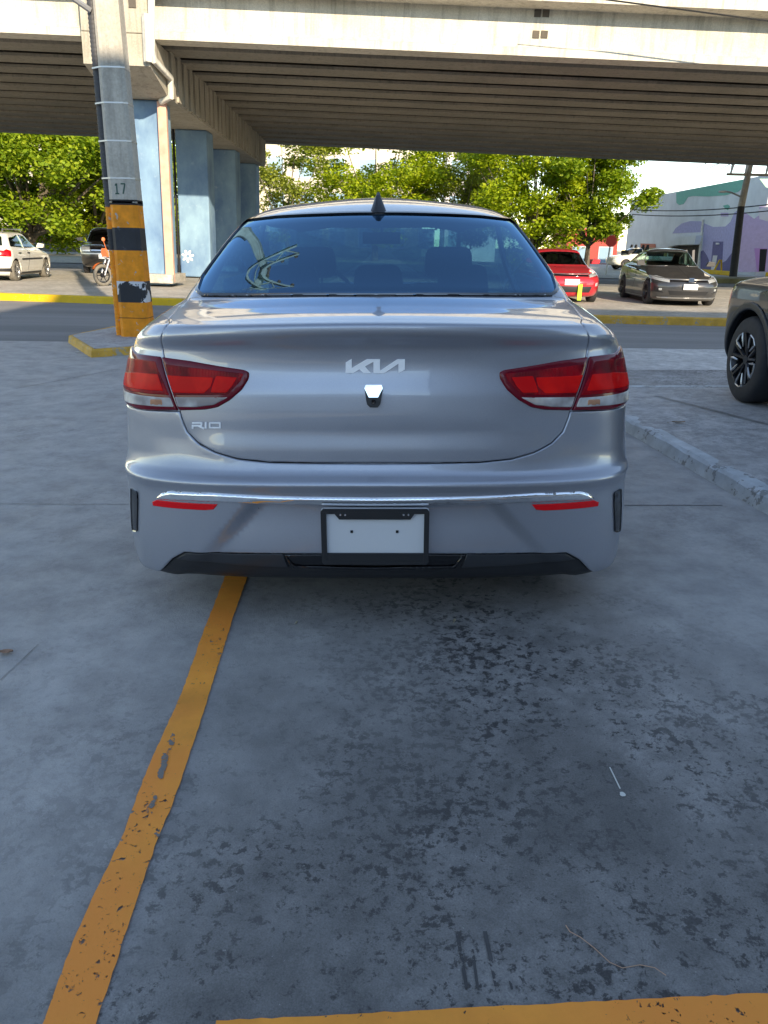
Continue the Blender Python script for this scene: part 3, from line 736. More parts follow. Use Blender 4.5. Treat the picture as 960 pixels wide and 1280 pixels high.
# edge beam: profile in (y, z) extruded along x
def beam(prof, x0, x1, name, mat, parent=ov, nseg=1):
    m = MB(); n = len(prof); vs_ = []
    for k in range(nseg + 1):
        x = x0 + (x1 - x0) * k / nseg; vs_ += [(x, y, z) for y, z in prof]
    fs = [tuple(range(n))[::-1], tuple(nseg * n + k for k in range(n))]
    for s_ in range(nseg): fs += [(s_ * n + i, s_ * n + (i + 1) % n, (s_ + 1) * n + (i + 1) % n, (s_ + 1) * n + i) for i in range(n)]
    m.add(vs_, fs); return m.build(name, mat, parent)
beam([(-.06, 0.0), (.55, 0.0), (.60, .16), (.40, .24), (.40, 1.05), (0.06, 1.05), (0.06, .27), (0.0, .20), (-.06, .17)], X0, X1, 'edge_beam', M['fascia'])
beam([(1.0, .985), (20.5, .985), (20.5, 1.0165), (1.0, 1.0165)], X0, X1, 'deck_soffit', M['recess'])  # thin dark sheet added so the gaps read as shaded
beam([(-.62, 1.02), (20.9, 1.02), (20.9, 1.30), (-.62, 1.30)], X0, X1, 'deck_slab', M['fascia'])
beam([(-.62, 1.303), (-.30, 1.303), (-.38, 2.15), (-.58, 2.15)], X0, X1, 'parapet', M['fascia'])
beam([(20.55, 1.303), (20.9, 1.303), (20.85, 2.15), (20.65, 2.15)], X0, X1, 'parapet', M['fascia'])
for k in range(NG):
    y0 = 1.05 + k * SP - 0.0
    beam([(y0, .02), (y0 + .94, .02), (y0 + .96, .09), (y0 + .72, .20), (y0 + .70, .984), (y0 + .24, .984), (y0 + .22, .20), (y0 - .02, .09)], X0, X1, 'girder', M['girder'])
# pier: cap beam and four columns, in world axes under an empty that undoes the slope
def cx(y): return -6.66 - 0.018 * (y - 23)
cpz = 4.73 - 5.82
pr = MB()
for (y0, y1, zb0, zb1) in ((-.55, 1.1, -.68, cpz), (1.1, 19.9, cpz, cpz)):
    vs_ = []
    for y, zb in ((y0, zb0), (y1, zb1)):
        xc = cx(y + 21.5); zt = -0.005 + 0.0
        so_ = -xc * SL * 0
        vs_ += [(xc - .80, y, zb), (xc + .80, y, zb), (xc + .80, y, zt), (xc - .80, y, zt)]
    pr.add(vs_, [(0, 1, 2, 3), (7, 6, 5, 4), (0, 4, 5, 1), (1, 5, 6, 2), (2, 6, 7, 3), (3, 7, 4, 0)])
pr.build('pier_cap', M['pier'], ov)
hd = MB(); hx = cx(21); hd.box((hx, -.36, .52), (1.60, .40, 1.03)); hd.build('pier_head', M['pier'], ov, bevel=.02)
pb_ = MB(); pb_.box((hx + .46, -.572, .62), (.17, .02, .2)); pb_.build('anchor_plate', M['recess'], ov)
for k in range(26):
    y = 1.5 + k * .72; rb = MB(); rb.box((cx(y + 21.5) + .83, y, cpz + .60), (.06, random.uniform(.3, .55), 1.12)); rb.build('formwork_rib', M['pier'], ov)
for px_, py_ in ((671, 16.5), (681.5, 16.5), (669.5, 43), (680, 43)):
    p = ay(px_, py_, 21.55); m_ = MB(); lx = p[0]; lz = p[2] - 5.82 + p[0] * SL; m_.box((lx, 0.05, lz), (.16, .03, .16)); m_.build('anchor_plate', M['recess'], ov)
def bluepaint():
    m, nt, b = new_mat('weathered_blue_column_paint'); c = coords(nt)
    n = tex(nt, 0.8, 8, 0.6, mapping(nt, c, sc=(1, 1, .6))); n2 = tex(nt, 5, 8, 0.65, c)
    col = mixc(nt, ramp(nt, n.outputs[0], [(0.38, 0.0), (0.62, 1.0)]), (0.085, 0.17, 0.30), (0.20, 0.33, 0.44))
    col = mixc(nt, ramp(nt, n2.outputs[0], [(0.58, 0.0), (0.80, 0.45)]), col, (0.45, 0.54, 0.58))
    L(nt, col, b.inputs['Base Color']); b.inputs['Roughness'].default_value = 0.7; return m
M['blue'] = bluepaint()
for i, y in enumerate((23.0, 28.7, 34.4, 40.1)):
    cm = MB(); xc = cx(y); zz0 = G(xc, y) - .1 - 5.82 + xc * SL * 0
    cm.box((xc, y - 21.5 + .5, (zz0 + cpz - .004) / 2), (.95 if i == 0 else 1.08, 1.0, (cpz - .004) - zz0)); cm.build('column', M['blue'], ov, bevel=.05)
# foot kerb and flower stencil on the second column
cf = MB(); cf.box((cx(23), 1.9, G(-6.6, 23) - 5.82 + .10), (1.35, 1.5, .25)); cf.build('column_foot', M['plaza'], ov, bevel=.02)
fm_ = MB(); fp = ay(239, 326, 28.7 - .006); fz_ = fp[2] - 5.82 + 0.0
for k in range(7):
    a = 2 * math.pi * k / 7 + .2; fm_.extr(rcorner([(.05, -.015), (.17, -.05), (.24, 0), (.17, .05), (.05, .015)], .05), (fp[0] + 0, 28.7 - 21.5 - .003, fz_ + fp[0] * SL * 0), (math.cos(a), 0, math.sin(a)), (-math.sin(a), 0, math.cos(a)), (0, -.006, 0))
fm_.build('flower_stencil', plain('white_stencil', (.7, .72, .68), .7), ov)
# rainwater pipes
M['pipe_white'] = plain('white_pipe', (0.62, 0.60, 0.54), 0.6, var=.25)
M['pipe_peach'] = plain('faded_peach_pipe', (0.62, 0.36, 0.27), 0.7, var=.25, vs_=3)
def wl_(p): return Vector((p[0], p[1] - 21.5, p[2] - 5.82))
pts = [ay(188, -30, 20.9), ay(190, 70, 20.9), ay(193, 82, 20.95), ay(214, 104, 22.4), ay(215, 128, 22.5), ay(203, 134, 22.75)]
pm = MB(); pm.tube([wl_(p) for p in pts], .085, 10); pm.build('drain_pipe', M['pipe_white'], ov, smooth_=True)
pm = MB(); q1 = ay(182, 25, 20.85); q2 = ay(186, 85, 20.85); pm.tube([wl_(q1), wl_(q2)], .10, 4); pm.build('cable_box', M['pipe_white'], ov)
q1 = ay(203, 133, 22.8); q2 = (q1[0], 22.8, G(-6, 23)); pm = MB(); pm.box((q1[0], 22.87 - 21.5, (q1[2] + q2[2]) / 2 - 5.82), (.24, .16, q1[2] - q2[2])); pm.build('downpipe', M['pipe_peach'], ov, bevel=.02)
pm = MB(); pm.tube([(cx(28.7) - .62, 7.3, -.9 - .2), (cx(28.7) - .62, 7.3, G(-7, 29) - 5.82)], .04, 8); pm.build('thin_pipe', M['dark'], ov)

# ================================================================== striped utility pole on the left
PX, PY = gp(173, 419, .1); top = ay(135, 0, PY)
ln_ = (top[0] - PX) / top[2]
M['pole_conc'] = vnoise_conc('pole_concrete', (0.36, 0.33, 0.28), (0.48, 0.44, 0.38), True, 2.0)
M['stripe_o'] = worn('orange_stripe_paint', (0.85, 0.27, 0.01), (0.4, 0.35, 0.3), 5, 0.25, fine=14)
M['stripe_k'] = worn('black_stripe_paint', (0.022, 0.024, 0.03), (0.05, 0.05, 0.055), 5, 0.2, fine=14)
M['stripe_peel'] = worn('peeling_black_paint', (0.022, 0.024, 0.03), (0.55, 0.55, 0.57), 2.6, 1.2, fine=5)
M['conduit'] = plain('dark_corrugated_conduit', (0.045, 0.045, 0.05), 0.6)
zp = lambda py: ay(165, py, PY)[2]
pole = empty('utility_pole', (PX, PY, .1), label='concrete utility pole with orange and black stripes standing on the small island', cat='utility pole')
ZB = [(-.15, 1), (zp(377), 3), (zp(351), 1), (zp(313), 2), (zp(285), 1), (zp(257), 2), (zp(250.5), 0)]
pmb = MB(); prof_z = [z for z, _ in ZB] + [3.0, 4.3, 6.0, 8.0, 9.6]; mats_ = [m for _, m in ZB] + [0, 0, 0, 0]
def pr_w(z): return .197 - .0105 * z
rings = []
for z in prof_z:
    w = pr_w(z); xo = ln_ * z
    rings.append([(xo + px_ * w, py_ * w * .9, z - .1) for px_, py_ in ((-.72, -1), (.72, -1), (1, -.72), (1, .72), (.72, 1), (-.72, 1), (-1, .72), (-1, -.72))])
vs_ = [p for r in rings for p in r]; fs = []; mi_ = []
for i in range(len(rings) - 1):
    for k in range(8): fs.append((i * 8 + k, i * 8 + (k + 1) % 8, (i + 1) * 8 + (k + 1) % 8, (i + 1) * 8 + k)); mi_.append(mats_[i])
fs.append(tuple(len(vs_) - 8 + k for k in range(8))); mi_.append(0)
pmb.v, pmb.f, pmb.m = vs_, fs, mi_
pmb.build('shaft', [M['pole_conc'], M['stripe_o'], M['stripe_k'], M['stripe_peel']], pole)
cmb = MB(); zc = -.05; cz_ = []
while zc < 6.5:
    cz_ += [(zc, .060), (zc + .02, .066), (zc + .035, .060)]; zc += .05
nn_ = 10
def cmat(z):
    if z < zp(351) + .02: return 1
    if z < zp(313): return 1
    if z < zp(287): return 2
    if z < zp(261): return 1
    return 0
vs_ = []
for z, r in cz_:
    xo = ln_ * z - pr_w(z) - .055; vs_ += [(xo + r * math.cos(2 * math.pi * k / nn_), .03 + r * math.sin(2 * math.pi * k / nn_), z - .1) for k in range(nn_)]
cmb.v = vs_
for i in range(len(cz_) - 1):
    for k in range(nn_): cmb.f.append((i * nn_ + k, i * nn_ + (k + 1) % nn_, (i + 1) * nn_ + (k + 1) % nn_, (i + 1) * nn_ + k)); cmb.m.append(cmat(cz_[i][0]))
cmb.build('conduit', [M['conduit'], M['stripe_o'], M['stripe_k']], pole, smooth_=True)
M['strap'] = plain('steel_strap', (0.5, 0.5, 0.5), 0.4, metal=.8)
def band(py_, h_, mat, nm='strap', cond=True):
    z = zp(py_); w = pr_w(z) + .004; m = MB(); xo = ln_ * z
    ring = [(xo + a * w, b * w * .9) for a, b in ((-.72, -1), (.72, -1), (1, -.72), (1, .72), (.72, 1), (-.72, 1), (-1, .72), (-1, -.72))]
    if cond: ring = ring[:1] + ring[1:6] + [(xo - w - .10, .10), (xo - w - .10, -.04)]
    m.prism(ring, z - h_ / 2 - .1, z + h_ / 2 - .1); m.build(nm, mat, pole)
for py_ in (87, 131, 178, 224): band(py_, .018, M['strap'])
band(253.5, .06, M['dark'], 'sleeve', False); band(253.5, .02, M['strap'], 'strap', False)
band(396, .006, M['dark'], 'strap', False)
# the number 17 stencilled on the near face
nm_ = MB(); z17 = zp(237); yf_ = -pr_w(z17) * .9 - .003; x17 = ln_ * z17 - .055
def sg_(x0, z0, x1, z1, w=.016):
    d = Vector((x1 - x0, z1 - z0)); t = d.normalized(); n_ = Vector((-t.y, t.x)) * w / 2
    q = [(x0 + n_.x, z0 + n_.y), (x1 + n_.x, z1 + n_.y), (x1 - n_.x, z1 - n_.y), (x0 - n_.x, z0 - n_.y)]
    nm_.extr(q, (x17, yf_, z17 - .1), (1, 0, 0), (0, 0, 1), (0, -.0015, 0))
sg_(0, -.06, 0, .06); sg_(-.02, .035, 0, .058); sg_(-.025, -.06, .025, -.06); sg_(.055, .058, .11, .058); sg_(.108, .058, .075, -.062)
nm_.build('number', plain('dark_green_stencil', (.03, .09, .07), .7), pole)
M['glazed'] = plain('glazed_insulator', (.35, .2, .14), .2)
# cross arms at the top, mirrored in the rear window
tm = MB(); xo = ln_ * 9
for z in (8.55, 9.0): tm.box((xo + .35, -.16, z), (1.5, .07, .08))
for k in range(4): tm.tube([(xo - .3 + k * .35, -.16, 8.55 if k % 2 else 9.0), (xo + .05 + k * .35, -.16, 9.0 if k % 2 else 8.55)], .025, 6)
tm.build('cross_arm', M['pole_conc'], pole)
for x in (-.3, .2, .6, 1):
    im_ = MB(); im_.lathe([(9.05, .02), (9.08, .06), (9.12, .03), (9.15, .055), (9.2, .02)], (xo + x, -.16, 0), 'Z', 10); im_.build('insulator', M['glazed'], pole, smooth_=True)
bk = MB(); b1 = ay(86, -6, PY - .2); b2 = ay(113, 13, PY - .05); bk.tube([(b1[0] - PX, b1[1] - PY, b1[2] - .1), (b2[0] - PX, b2[1] - PY, b2[2] - .1)], .035, 8); bk.build('stay_bracket', M['strap'], pole)

# ================================================================== trees
def leafmat(name, a, b_, c_):
    m, nt, b = new_mat(name); g = nt.nodes.new('ShaderNodeNewGeometry'); c = coords(nt)
    col = ramp(nt, g.outputs['Random Per Island'], [(0.0, a), (0.5, b_), (1.0, c_)])
    
    L(nt, col, b.inputs['Base Color']); b.inputs['Roughness'].default_value = 0.55; b.inputs['Specular IOR Level'].default_value = .3
    out = nt.nodes['Material Output']; t = N(nt, 'ShaderNodeBsdfTranslucent'); L(nt, mixc(nt, 1.0, col, (1.3, 1.4, .5), 'MULTIPLY'), t.inputs[0])
    mx = N(nt, 'ShaderNodeMixShader'); mx.inputs[0].default_value = .35; L(nt, b.outputs[0], mx.inputs[1]); L(nt, t.outputs[0], mx.inputs[2]); L(nt, mx.outputs[0], out.inputs[0]); return m
M['leafA'] = leafmat('yellow_green_leaves', (.16, .24, .012), (.26, .34, .018), (.38, .42, .03))
M['leafB'] = leafmat('green_leaves', (.12, .20, .014), (.20, .29, .02), (.32, .38, .03))
M['leafC'] = leafmat('olive_leaves', (.15, .19, .03), (.23, .27, .04), (.32, .34, .05))
M['bark'] = plain('bark', (.13, .105, .08), .9, var=.4, vs_=4, bmp=.6)
def tree(x, y, h, r, trunk_h, label, mat, nclump=60, nleaf=230, ls=.16, flat=.55, seed=1, lean=(0, 0), group=None, cr=None, tr=.16):
    rg = np.random.default_rng(seed); t = empty('tree', (x, y, G(x, y)), label=label, cat='tree', group=group)
    m = MB(); c0 = Vector((lean[0], lean[1], trunk_h))
    m.tube([(0, 0, -.2), (lean[0] * .3, lean[1] * .3, trunk_h * .5), tuple(c0)], [tr * 1.35, tr, tr * .8], 9)
    C_ = []
    zc = trunk_h + (h - trunk_h) * .45; hh = (h - trunk_h) * .58
    for i in range(nclump):
        while True:
            p = rg.uniform(-1, 1, 3)
            if .25 < np.linalg.norm(p) < 1: break
        wob = 1 + .25 * math.sin(3 * math.atan2(p[1], p[0]) + seed)
        C_.append(np.array([lean[0] + p[0] * r * wob, lean[1] + p[1] * r * wob, zc + p[2] * hh * (1 - .25 * (p[0] ** 2 + p[1] ** 2))]))
    for i in range(0, nclump, 3):
        c = C_[i]; mid = (np.array(c0) * .55 + c * .45); mid[2] += -.15 * abs(c[2] - trunk_h) * .3
        m.tube([tuple(c0 * .92), tuple(mid), tuple(c)], [tr * .45, tr * .25, .02], 5)
    m.build('trunk', M['bark'], t, smooth_=True)
    n = nclump * nleaf; ci = rg.integers(0, nclump, n); cc = np.array(C_)[ci]
    sz = (cr or r * .23) * rg.uniform(.7, 1.3, nclump)[ci]
    d = rg.normal(size=(n, 3)); d /= np.linalg.norm(d, axis=1, keepdims=True); rad = rg.uniform(0, 1, n) ** .45
    P_ = cc + d * (rad * sz)[:, None] * np.array([1, 1, flat])
    a = rg.normal(size=(n, 3)); a[:, 2] *= .45; a /= np.linalg.norm(a, axis=1, keepdims=True)
    b = np.cross(a, rg.normal(size=(n, 3)) * [.5, .5, 1] + [0, 0, .8]); b /= np.linalg.norm(b, axis=1, keepdims=True)
    s_ = ls * rg.uniform(.6, 1.3, n)[:, None]; cv = np.cross(a, b) * s_ * .15
    V_ = np.stack([P_ - a * s_, P_ - b * s_ * .55 + cv, P_ + a * s_, P_ + b * s_ * .55 + cv], 1).reshape(-1, 3)
    me = bpy.data.meshes.new('crown'); me.vertices.add(4 * n); me.vertices.foreach_set('co', V_.ravel()); me.loops.add(4 * n); me.loops.foreach_set('vertex_index', np.arange(4 * n))
    me.polygons.add(n); me.polygons.foreach_set('loop_start', np.arange(n) * 4); me.polygons.foreach_set('loop_total', np.full(n, 4)); me.update(calc_edges=True); me.validate()
    me.materials.append(mat); o = bpy.data.objects.new('crown', me); link(o, t); return t
def tx(px, y): return (px - 480) / FPX * (y * .9446 + .3)
GT = 'street trees beyond the overpass'
tree(tx(22, 63), 63, 13.5, 7.4, 1.5, 'big bushy green tree above the white hatchback at the left edge', M['leafB'], 112, 442, 0.185, .6, 3, (1.0, 0), GT, cr=1.7, tr=.5)
tree(tx(118, 68), 68, 14, 6.0, 1.9, 'bright green tree above the graffiti wall just left of the striped pole', M['leafA'], 98, 442, 0.185, .6, 5, (0, 0), GT, cr=1.6, tr=.45)
tree(tx(222, 74), 74, 11, 4.2, 2.0, 'small green tree seen through the gaps between the blue columns', M['leafA'], 60, 374, 0.178, .6, 8, (0, 0), GT, cr=1.3, tr=.2)
tree(tx(355, 66), 66, 11.5, 3.4, 2.2, 'thin yellowish tree just right of the last blue column', M['leafC'], 34, 272, 0.141, .6, 9, (-.4, 0), GT, cr=1.1, tr=.16)
tree(tx(462, 68), 68, 12.5, 6.2, 2.6, 'wide green tree above the middle of the silver roof', M['leafA'], 85, 391, 0.155, .5, 12, (0, 0), GT, cr=1.5, tr=.25)
tree(tx(566, 72), 72, 12, 4.6, 2.6, 'olive green tree filling the gap between the middle tree and the big right-hand one', M['leafC'], 60, 374, 0.155, .6, 14, (0, 0), GT, cr=1.4, tr=.22)
tree(tx(658, 62), 62, 12.5, 4.9, 1.3, 'leafy light green tree above the red hatchback', M['leafA'], 95, 391, 0.155, .5, 16, (0, 0), GT, cr=1.45, tr=.22)
tree(tx(727, 60), 60, 10.6, 3.4, 1.7, 'spreading light green tree beside the mural building with a pale trunk', M['leafB'], 70, 391, 0.148, .5, 21, (0, 0), GT, cr=1.1, tr=.2)

# ================================================================== buildings beyond
def plane_x(px, py, x):
    d = ray(px, py); t = x / d[0]; p = EYE + d * t; return (float(p[1]), float(p[2]))
M['wall_grey'] = plain('pale_grey_render', (0.72, 0.745, 0.77), .85, var=.15, vs_=.6)
M['wall_white'] = plain('white_render', (0.66, 0.64, 0.66), .85, var=.15, vs_=.6)
M['mural_green'] = plain('mural_green', (0.14, 0.46, 0.37), .8, var=.1); M['mural_purple'] = plain('mural_purple', (0.42, 0.40, 0.64), .8, var=.15)
M['mural_deep'] = plain('mural_deep_violet', (0.13, 0.12, 0.27), .8, var=.15); M['mural_lilac'] = plain('mural_lilac', (0.50, 0.40, 0.60), .8, var=.1)
M['mural_mint'] = plain('mural_mint', (0.35, 0.58, 0.45), .8); M['mural_orchid'] = plain('mural_orchid', (.48, .25, .55), .8)
M['pane'] = plain('dark_window_pane', (.03, .04, .05), .1, coat=.5)
BX, BY0, BY1, BZ = 22.9, 50.5, 79, 5.78
bld = empty('mural_building', (BX, BY0, 0), label='long low building painted with green, white and purple mural shapes at the right', cat='building')
o_ = (BX, BY0, 0)
m = MB(); m.box((BX / 1 + 14 - BX, (BY1 - BY0) / 2, BZ / 2 - .25), (28, BY1 - BY0, BZ + .5)); m.build('wall', M['wall_grey'], bld)
m = MB(); m.box((14, -.03, BZ / 2 - .2), (28, .05, BZ + .55)); m.build('front_wall', M['wall_white'], bld)
def mural(pts, mat, nm='mural_patch', off=.02, side_='x', th=.02):
    m = MB()
    if side_ == 'x':
        q = [plane_x(a, b, BX - .01) for a, b in pts]; m.extr([(y - BY0, z) for y, z in q], (-off, 0, 0), (0, 1, 0), (0, 0, 1), (th, 0, 0))
    else:
        q = [ay(a, b, BY0 - .06) for a, b in pts]; m.extr([(p[0] - BX, p[2]) for p in q], (0, -.06 - off, 0), (1, 0, 0), (0, 0, 1), (0, th, 0))
    return m.build(nm, mat, bld)
c7 = lambda x, y: (660 + x / 3.2, 180 + y / 3.2)
mural([c7(593, 195), c7(700, 172), c7(790, 155), c7(868, 141), c7(862, 175), c7(838, 192), c7(790, 205), c7(720, 210), c7(660, 208), c7(640, 212), c7(622, 240), c7(605, 244), c7(594, 235)], M['mural_green'])
mural([c7(578, 358), c7(590, 338), c7(615, 318), c7(650, 308), c7(690, 309), c7(706, 318), c7(703, 352), c7(640, 355)], M['mural_purple'])
mural([c7(706, 318), c7(740, 332), c7(790, 330), c7(810, 312), c7(826, 275), c7(848, 258), c7(850, 290), c7(836, 508), c7(690, 508)], M['mural_purple'], off=.024)
mural([c7(702, 425), c7(716, 445), c7(732, 482), c7(740, 508), c7(690, 508), c7(692, 430)], M['mural_deep'], off=.03)
mural([c7(836, 420), c7(820, 430), c7(795, 465), c7(770, 480), c7(756, 508), c7(834, 508)], M['mural_deep'], off=.03)
d_ = mural([c7(742, 390), c7(782, 390), c7(776, 508), c7(730, 508)], M['mural_deep'], 'doorway', off=.04); 
mural([c7(742, 446), c7(760, 446), c7(748, 508), c7(733, 508)], M['wall_white'], 'door', off=.05)
mural([c7(757, 395), c7(768, 395), c7(768, 402), c7(757, 402)], M['wall_white'], 'wall_lamp', off=.12, th=.1)
mural([c7(590, 408), c7(688, 404), c7(684, 508), c7(562, 508), c7(562, 420)], M['dark'], 'entrance', off=.03)
for a in (590, 630, 660): mural([c7(a, 425), c7(a + 10, 423), c7(a + 6, 508), c7(a - 4, 508)], M['pane'], 'glass_panel', off=.05)
mural([c7(560, 408), c7(622, 372), c7(700, 366), c7(692, 402), c7(624, 404), c7(590, 410)], M['wall_grey'], 'awning', off=.5, th=.48)
mural([c7(418, 415), c7(556, 420), c7(556, 452), c7(418, 452)], plain('ochre_wall', (.42, .30, .12), .8, var=.2), off=.03)
mural([c7(452, 398), c7(512, 400), c7(512, 415), c7(452, 415)], plain('terracotta_sign', (.55, .17, .10), .8), 'sign_board', off=.06)
mural([c7(425, 425), c7(470, 425), c7(470, 455), c7(425, 455)], plain('mustard_door', (.5, .30, .04), .8), 'shutter', off=.05)
mural([c7(701, 302), c7(706, 302), c7(684, 508), c7(679, 508)], M['pipe_white'], 'downpipe', off=.1, th=.08)
mural([c7(780, 247), c7(800, 242), c7(808, 250), c7(800, 265), c7(790, 258)], M['mural_green'], 'emblem', off=.03); mural([c7(772, 275), c7(802, 275), c7(802, 290), c7(772, 290)], M['mural_lilac'], 'emblem', off=.03)
mural([c7(925, 139), c7(990, 139), c7(990, 190), c7(950, 172)], M['mural_mint'], side_='y')
mural([c7(862, 270), c7(905, 300), c7(930, 280), c7(925, 250), c7(1000, 245), c7(1000, 512), c7(840, 512)], M['mural_lilac'], side_='y')
mural([c7(920, 262), c7(1000, 230), c7(1000, 330), c7(960, 310), c7(925, 300)], M['wall_white'], side_='y', off=.026)
dw = mural([c7(905, 417), c7(958, 417), c7(948, 510), c7(915, 510)], M['mural_orchid'], 'doorway', side_='y', off=.03)
mural([c7(927, 420), c7(956, 420), c7(946, 510), c7(922, 510)], M['dark'], 'door', side_='y', off=.035)
m = MB(); m.box((13, -1.6, .05), (26, .3, .25)); m.build('yellow_kerb', M['kerb_yellow'], bld)
m = MB(); m.box((-1.8, 12, .05), (.3, 26, .25)); m.build('yellow_kerb', M['kerb_yellow'], bld)
mb_ = gp(897, 343); m = MB(); m.tube([(-.35, 0, 0), (0, 0, .9), (.1, 0, .9), (.25, 0, 0)], .06, 6); o = m.build('bollard', M['kerb_yellow']); o.location = (mb_[0], mb_[1], G(*mb_)); tag(o, 'small yellow bent-pipe barrier in front of the purple doorway', 'barrier')
md = MB(); a_, b_2 = gp(868, 350), gp(1000, 355); md.box(((a_[0] + b_2[0]) / 2, (a_[1] + b_2[1]) / 2, -.05), (b_2[0] - a_[0], 3.2, .3)); o = md.build('median', plain('dry_grass', (.20, .18, .09), .95, var=.4, vs_=2)); o['kind'] = 'structure'
# cream building behind the middle trees
def winbuild(name, x0, x1, y, depth, h, wall, wins, label, extra=None):
    b = empty(name, (x0, y, G(x0, y) - .3), label=label, cat='building'); m = MB(); w = x1 - x0
    m.box((w / 2, depth / 2, h / 2), (w, depth, h)); m.box((w / 2, depth / 2, h + .1), (w + .4, depth + .4, .25)); m.build('wall', wall, b)
    for (a, z, ww, hh) in wins:
        f = MB(); f.box((a, -.03, z), (ww + .2, .1, hh + .2)); fo = f.build('window', M['wall_white'], b); g = MB(); g.box((a, -.09, z), (ww, .03, hh)); g.build('pane', M['blue_pane'], fo)
    return b
M['blue_pane'] = plain('pale_blue_glass', (.25, .38, .48), .15, coat=.6)
M['cream'] = plain('cream_render', (.58, .53, .44), .85, var=.12, vs_=.5)
wn_ = [(x, z, 1.6, 1.9) for x in np.arange(2, 24, 3.2) for z in (2.2, 5.6, 9.0)]
cb = winbuild('cream_building', tx(318, 88), tx(520, 88), 88, 10, 12.5, M['cream'], wn_[:], 'cream building with pale blue windows behind the trees above the silver roof')
mq = MB(); ar = [(2.4 * math.cos(math.pi * k / 12), 3.2 + 2.4 * math.sin(math.pi * k / 12)) for k in range(13)]; mq.extr([(2.4, 0)] + ar + [(-2.4, 0)], (4.4, -.22, .3), (1, 0, 0), (0, 0, 1), (0, .15, 0)); mq.build('archway', M['blue_pane'], cb)
winbuild('white_building', tx(548, 95), tx(612, 95), 95, 9, 12.6, M['wall_white'], [(1.6, z, 1.2, 1.4) for z in (3, 6.5, 10)] + [(4.4, z, 1.2, 1.4) for z in (3, 6.5, 10)], 'narrow white building with ledges peeping out between the middle and right-hand trees')
winbuild('pale_house', tx(-30, 100), tx(70, 100), 100, 8, 12.5, M['cream'], [(x, z, 1.4, 1.6) for x in (2, 5.2, 8.4) for z in (3, 7, 10.5)], 'pale house behind the leafy tree in the upper left corner')
winbuild('red_shop', tx(700, 92), tx(764, 92), 92, 8, 4.2, plain('red_shopfront', (.42, .05, .04), .7, var=.2), [(x, 1.6, 1.4, 1.6) for x in (1.5, 4.5)], 'low shop with a red front under the right-hand tree')
# graffiti wall
gw = empty('graffiti_wall', (tx(-20, 78), 78, 0), label='low masonry wall sprayed with white bubble lettering behind the black truck', cat='wall')
wl = tx(330, 78) - tx(-20, 78); m = MB(); m.box((wl / 2, .15, 1.0), (wl, .3, 2.6)); m.build('masonry', plain('grubby_wall', (.17, .16, .15), .9, var=.5, vs_=.8), gw)
m = MB(); m.box((wl / 2, -.02, 1.15), (wl, .03, .35)); m.build('painted_band', plain('maroon_band', (.22, .05, .08), .9, var=.5, vs_=1), gw)
def text(s_, size, loc, mat, parent, ext=.02, rot=(math.pi / 2, 0, 0), name='lettering', off=0.0, sx=1.0):
    cu = bpy.data.curves.new(name, 'FONT'); cu.body = s_; cu.size = size; cu.extrude = ext; cu.offset = off; o = bpy.data.objects.new(name, cu); COL.objects.link(o)
    dg = bpy.context.evaluated_depsgraph_get(); dg.update(); me = bpy.data.meshes.new_from_object(o.evaluated_get(dg)); bpy.data.objects.remove(o); bpy.data.curves.remove(cu)
    me.materials.clear(); me.materials.append(mat); o = bpy.data.objects.new(name, me); link(o, parent); o.location = loc; o.rotation_euler = rot; o.scale = (sx, 1, 1); return o
M['spray'] = plain('white_spray', (.60, .62, .62), .8)
gx = tx(72, 78) - tx(-20, 78)
text('OGZA', 2.1, (gx, -.06, .95), M['spray'], gw, off=.04); text('AMZ', 1.0, (gx + 2.2, -.06, -.02), M['spray'], gw, off=.02)
text('SER', 2.0, (gx - 6.3, -.06, .7), plain('teal_spray', (.15, .35, .36), .8), gw, off=.05)
# stop sign
sx_, sy_ = gp(757, 344); sg0 = empty('stop_sign', (sx_, sy_, G(sx_, sy_)), label='small red octagonal sign on thin white post between the red and dark grey cars', cat='sign')
m = MB(); m.tube([(0, 0, 0), (.1, 0, 2.2)], .045, 8); m.build('post', M['pipe_white'], sg0)
oc = [(.33 * math.cos(math.pi / 8 + k * math.pi / 4), .33 * math.sin(math.pi / 8 + k * math.pi / 4)) for k in range(8)]
m = MB(); m.extr(oc, (.1, -.06, 1.85), (1, 0, 0), (0, 0, 1), (0, -.02, 0)); pl_ = m.build('sign_plate', plain('sign_red', (.6, .03, .03), .4), sg0)
# right-hand utility pole with street lamp and cross arm
ux, uy = gp(916, 349.5); up = empty('utility_pole', (ux, uy, G(ux, uy)), label='leaning utility pole with black foot and street lamp before the mural building', cat='utility pole')
def up_(px, py): p = ay(px, py, uy); return (p[0] - ux, p[1] - uy, p[2] - G(ux, uy))
t1 = up_(926.5, 258); t2 = up_(937.5, 206); t3 = up_(941, 190)
m = MB(); m.tube([(0, 0, -.2), t1], [.21, .18], 10); m.build('black_base', M['stripe_k'], up, smooth_=True)
m = MB(); m.tube([t1, t3, tuple(Vector(t3) * 1.25)], [.18, .15, .13], 10); m.build('shaft', M['pole_conc'], up, smooth_=True)
m = MB(); a, b = up_(906, 219), up_(975, 219); m.box(((a[0] + b[0]) / 2, -.22, (a[2] + b[2]) / 2), (b[0] - a[0], .1, .12)); m.build('cross_arm', M['pole_conc'], up)
for px_ in (911, 929, 955):
    q = up_(px_, 218); m = MB(); m.tube([(q[0], -.22, q[2]), (q[0] + .06, -.22, q[2] + .5)], [.05, .09], 8); m.lathe([(.45, .12), (.5, .03), (.55, .12), (.6, .03), (.65, .1), (.7, .02)], (q[0] + .06, -.22, q[2]), 'Z', 10); m.build('insulator', M['wall_grey'], up)
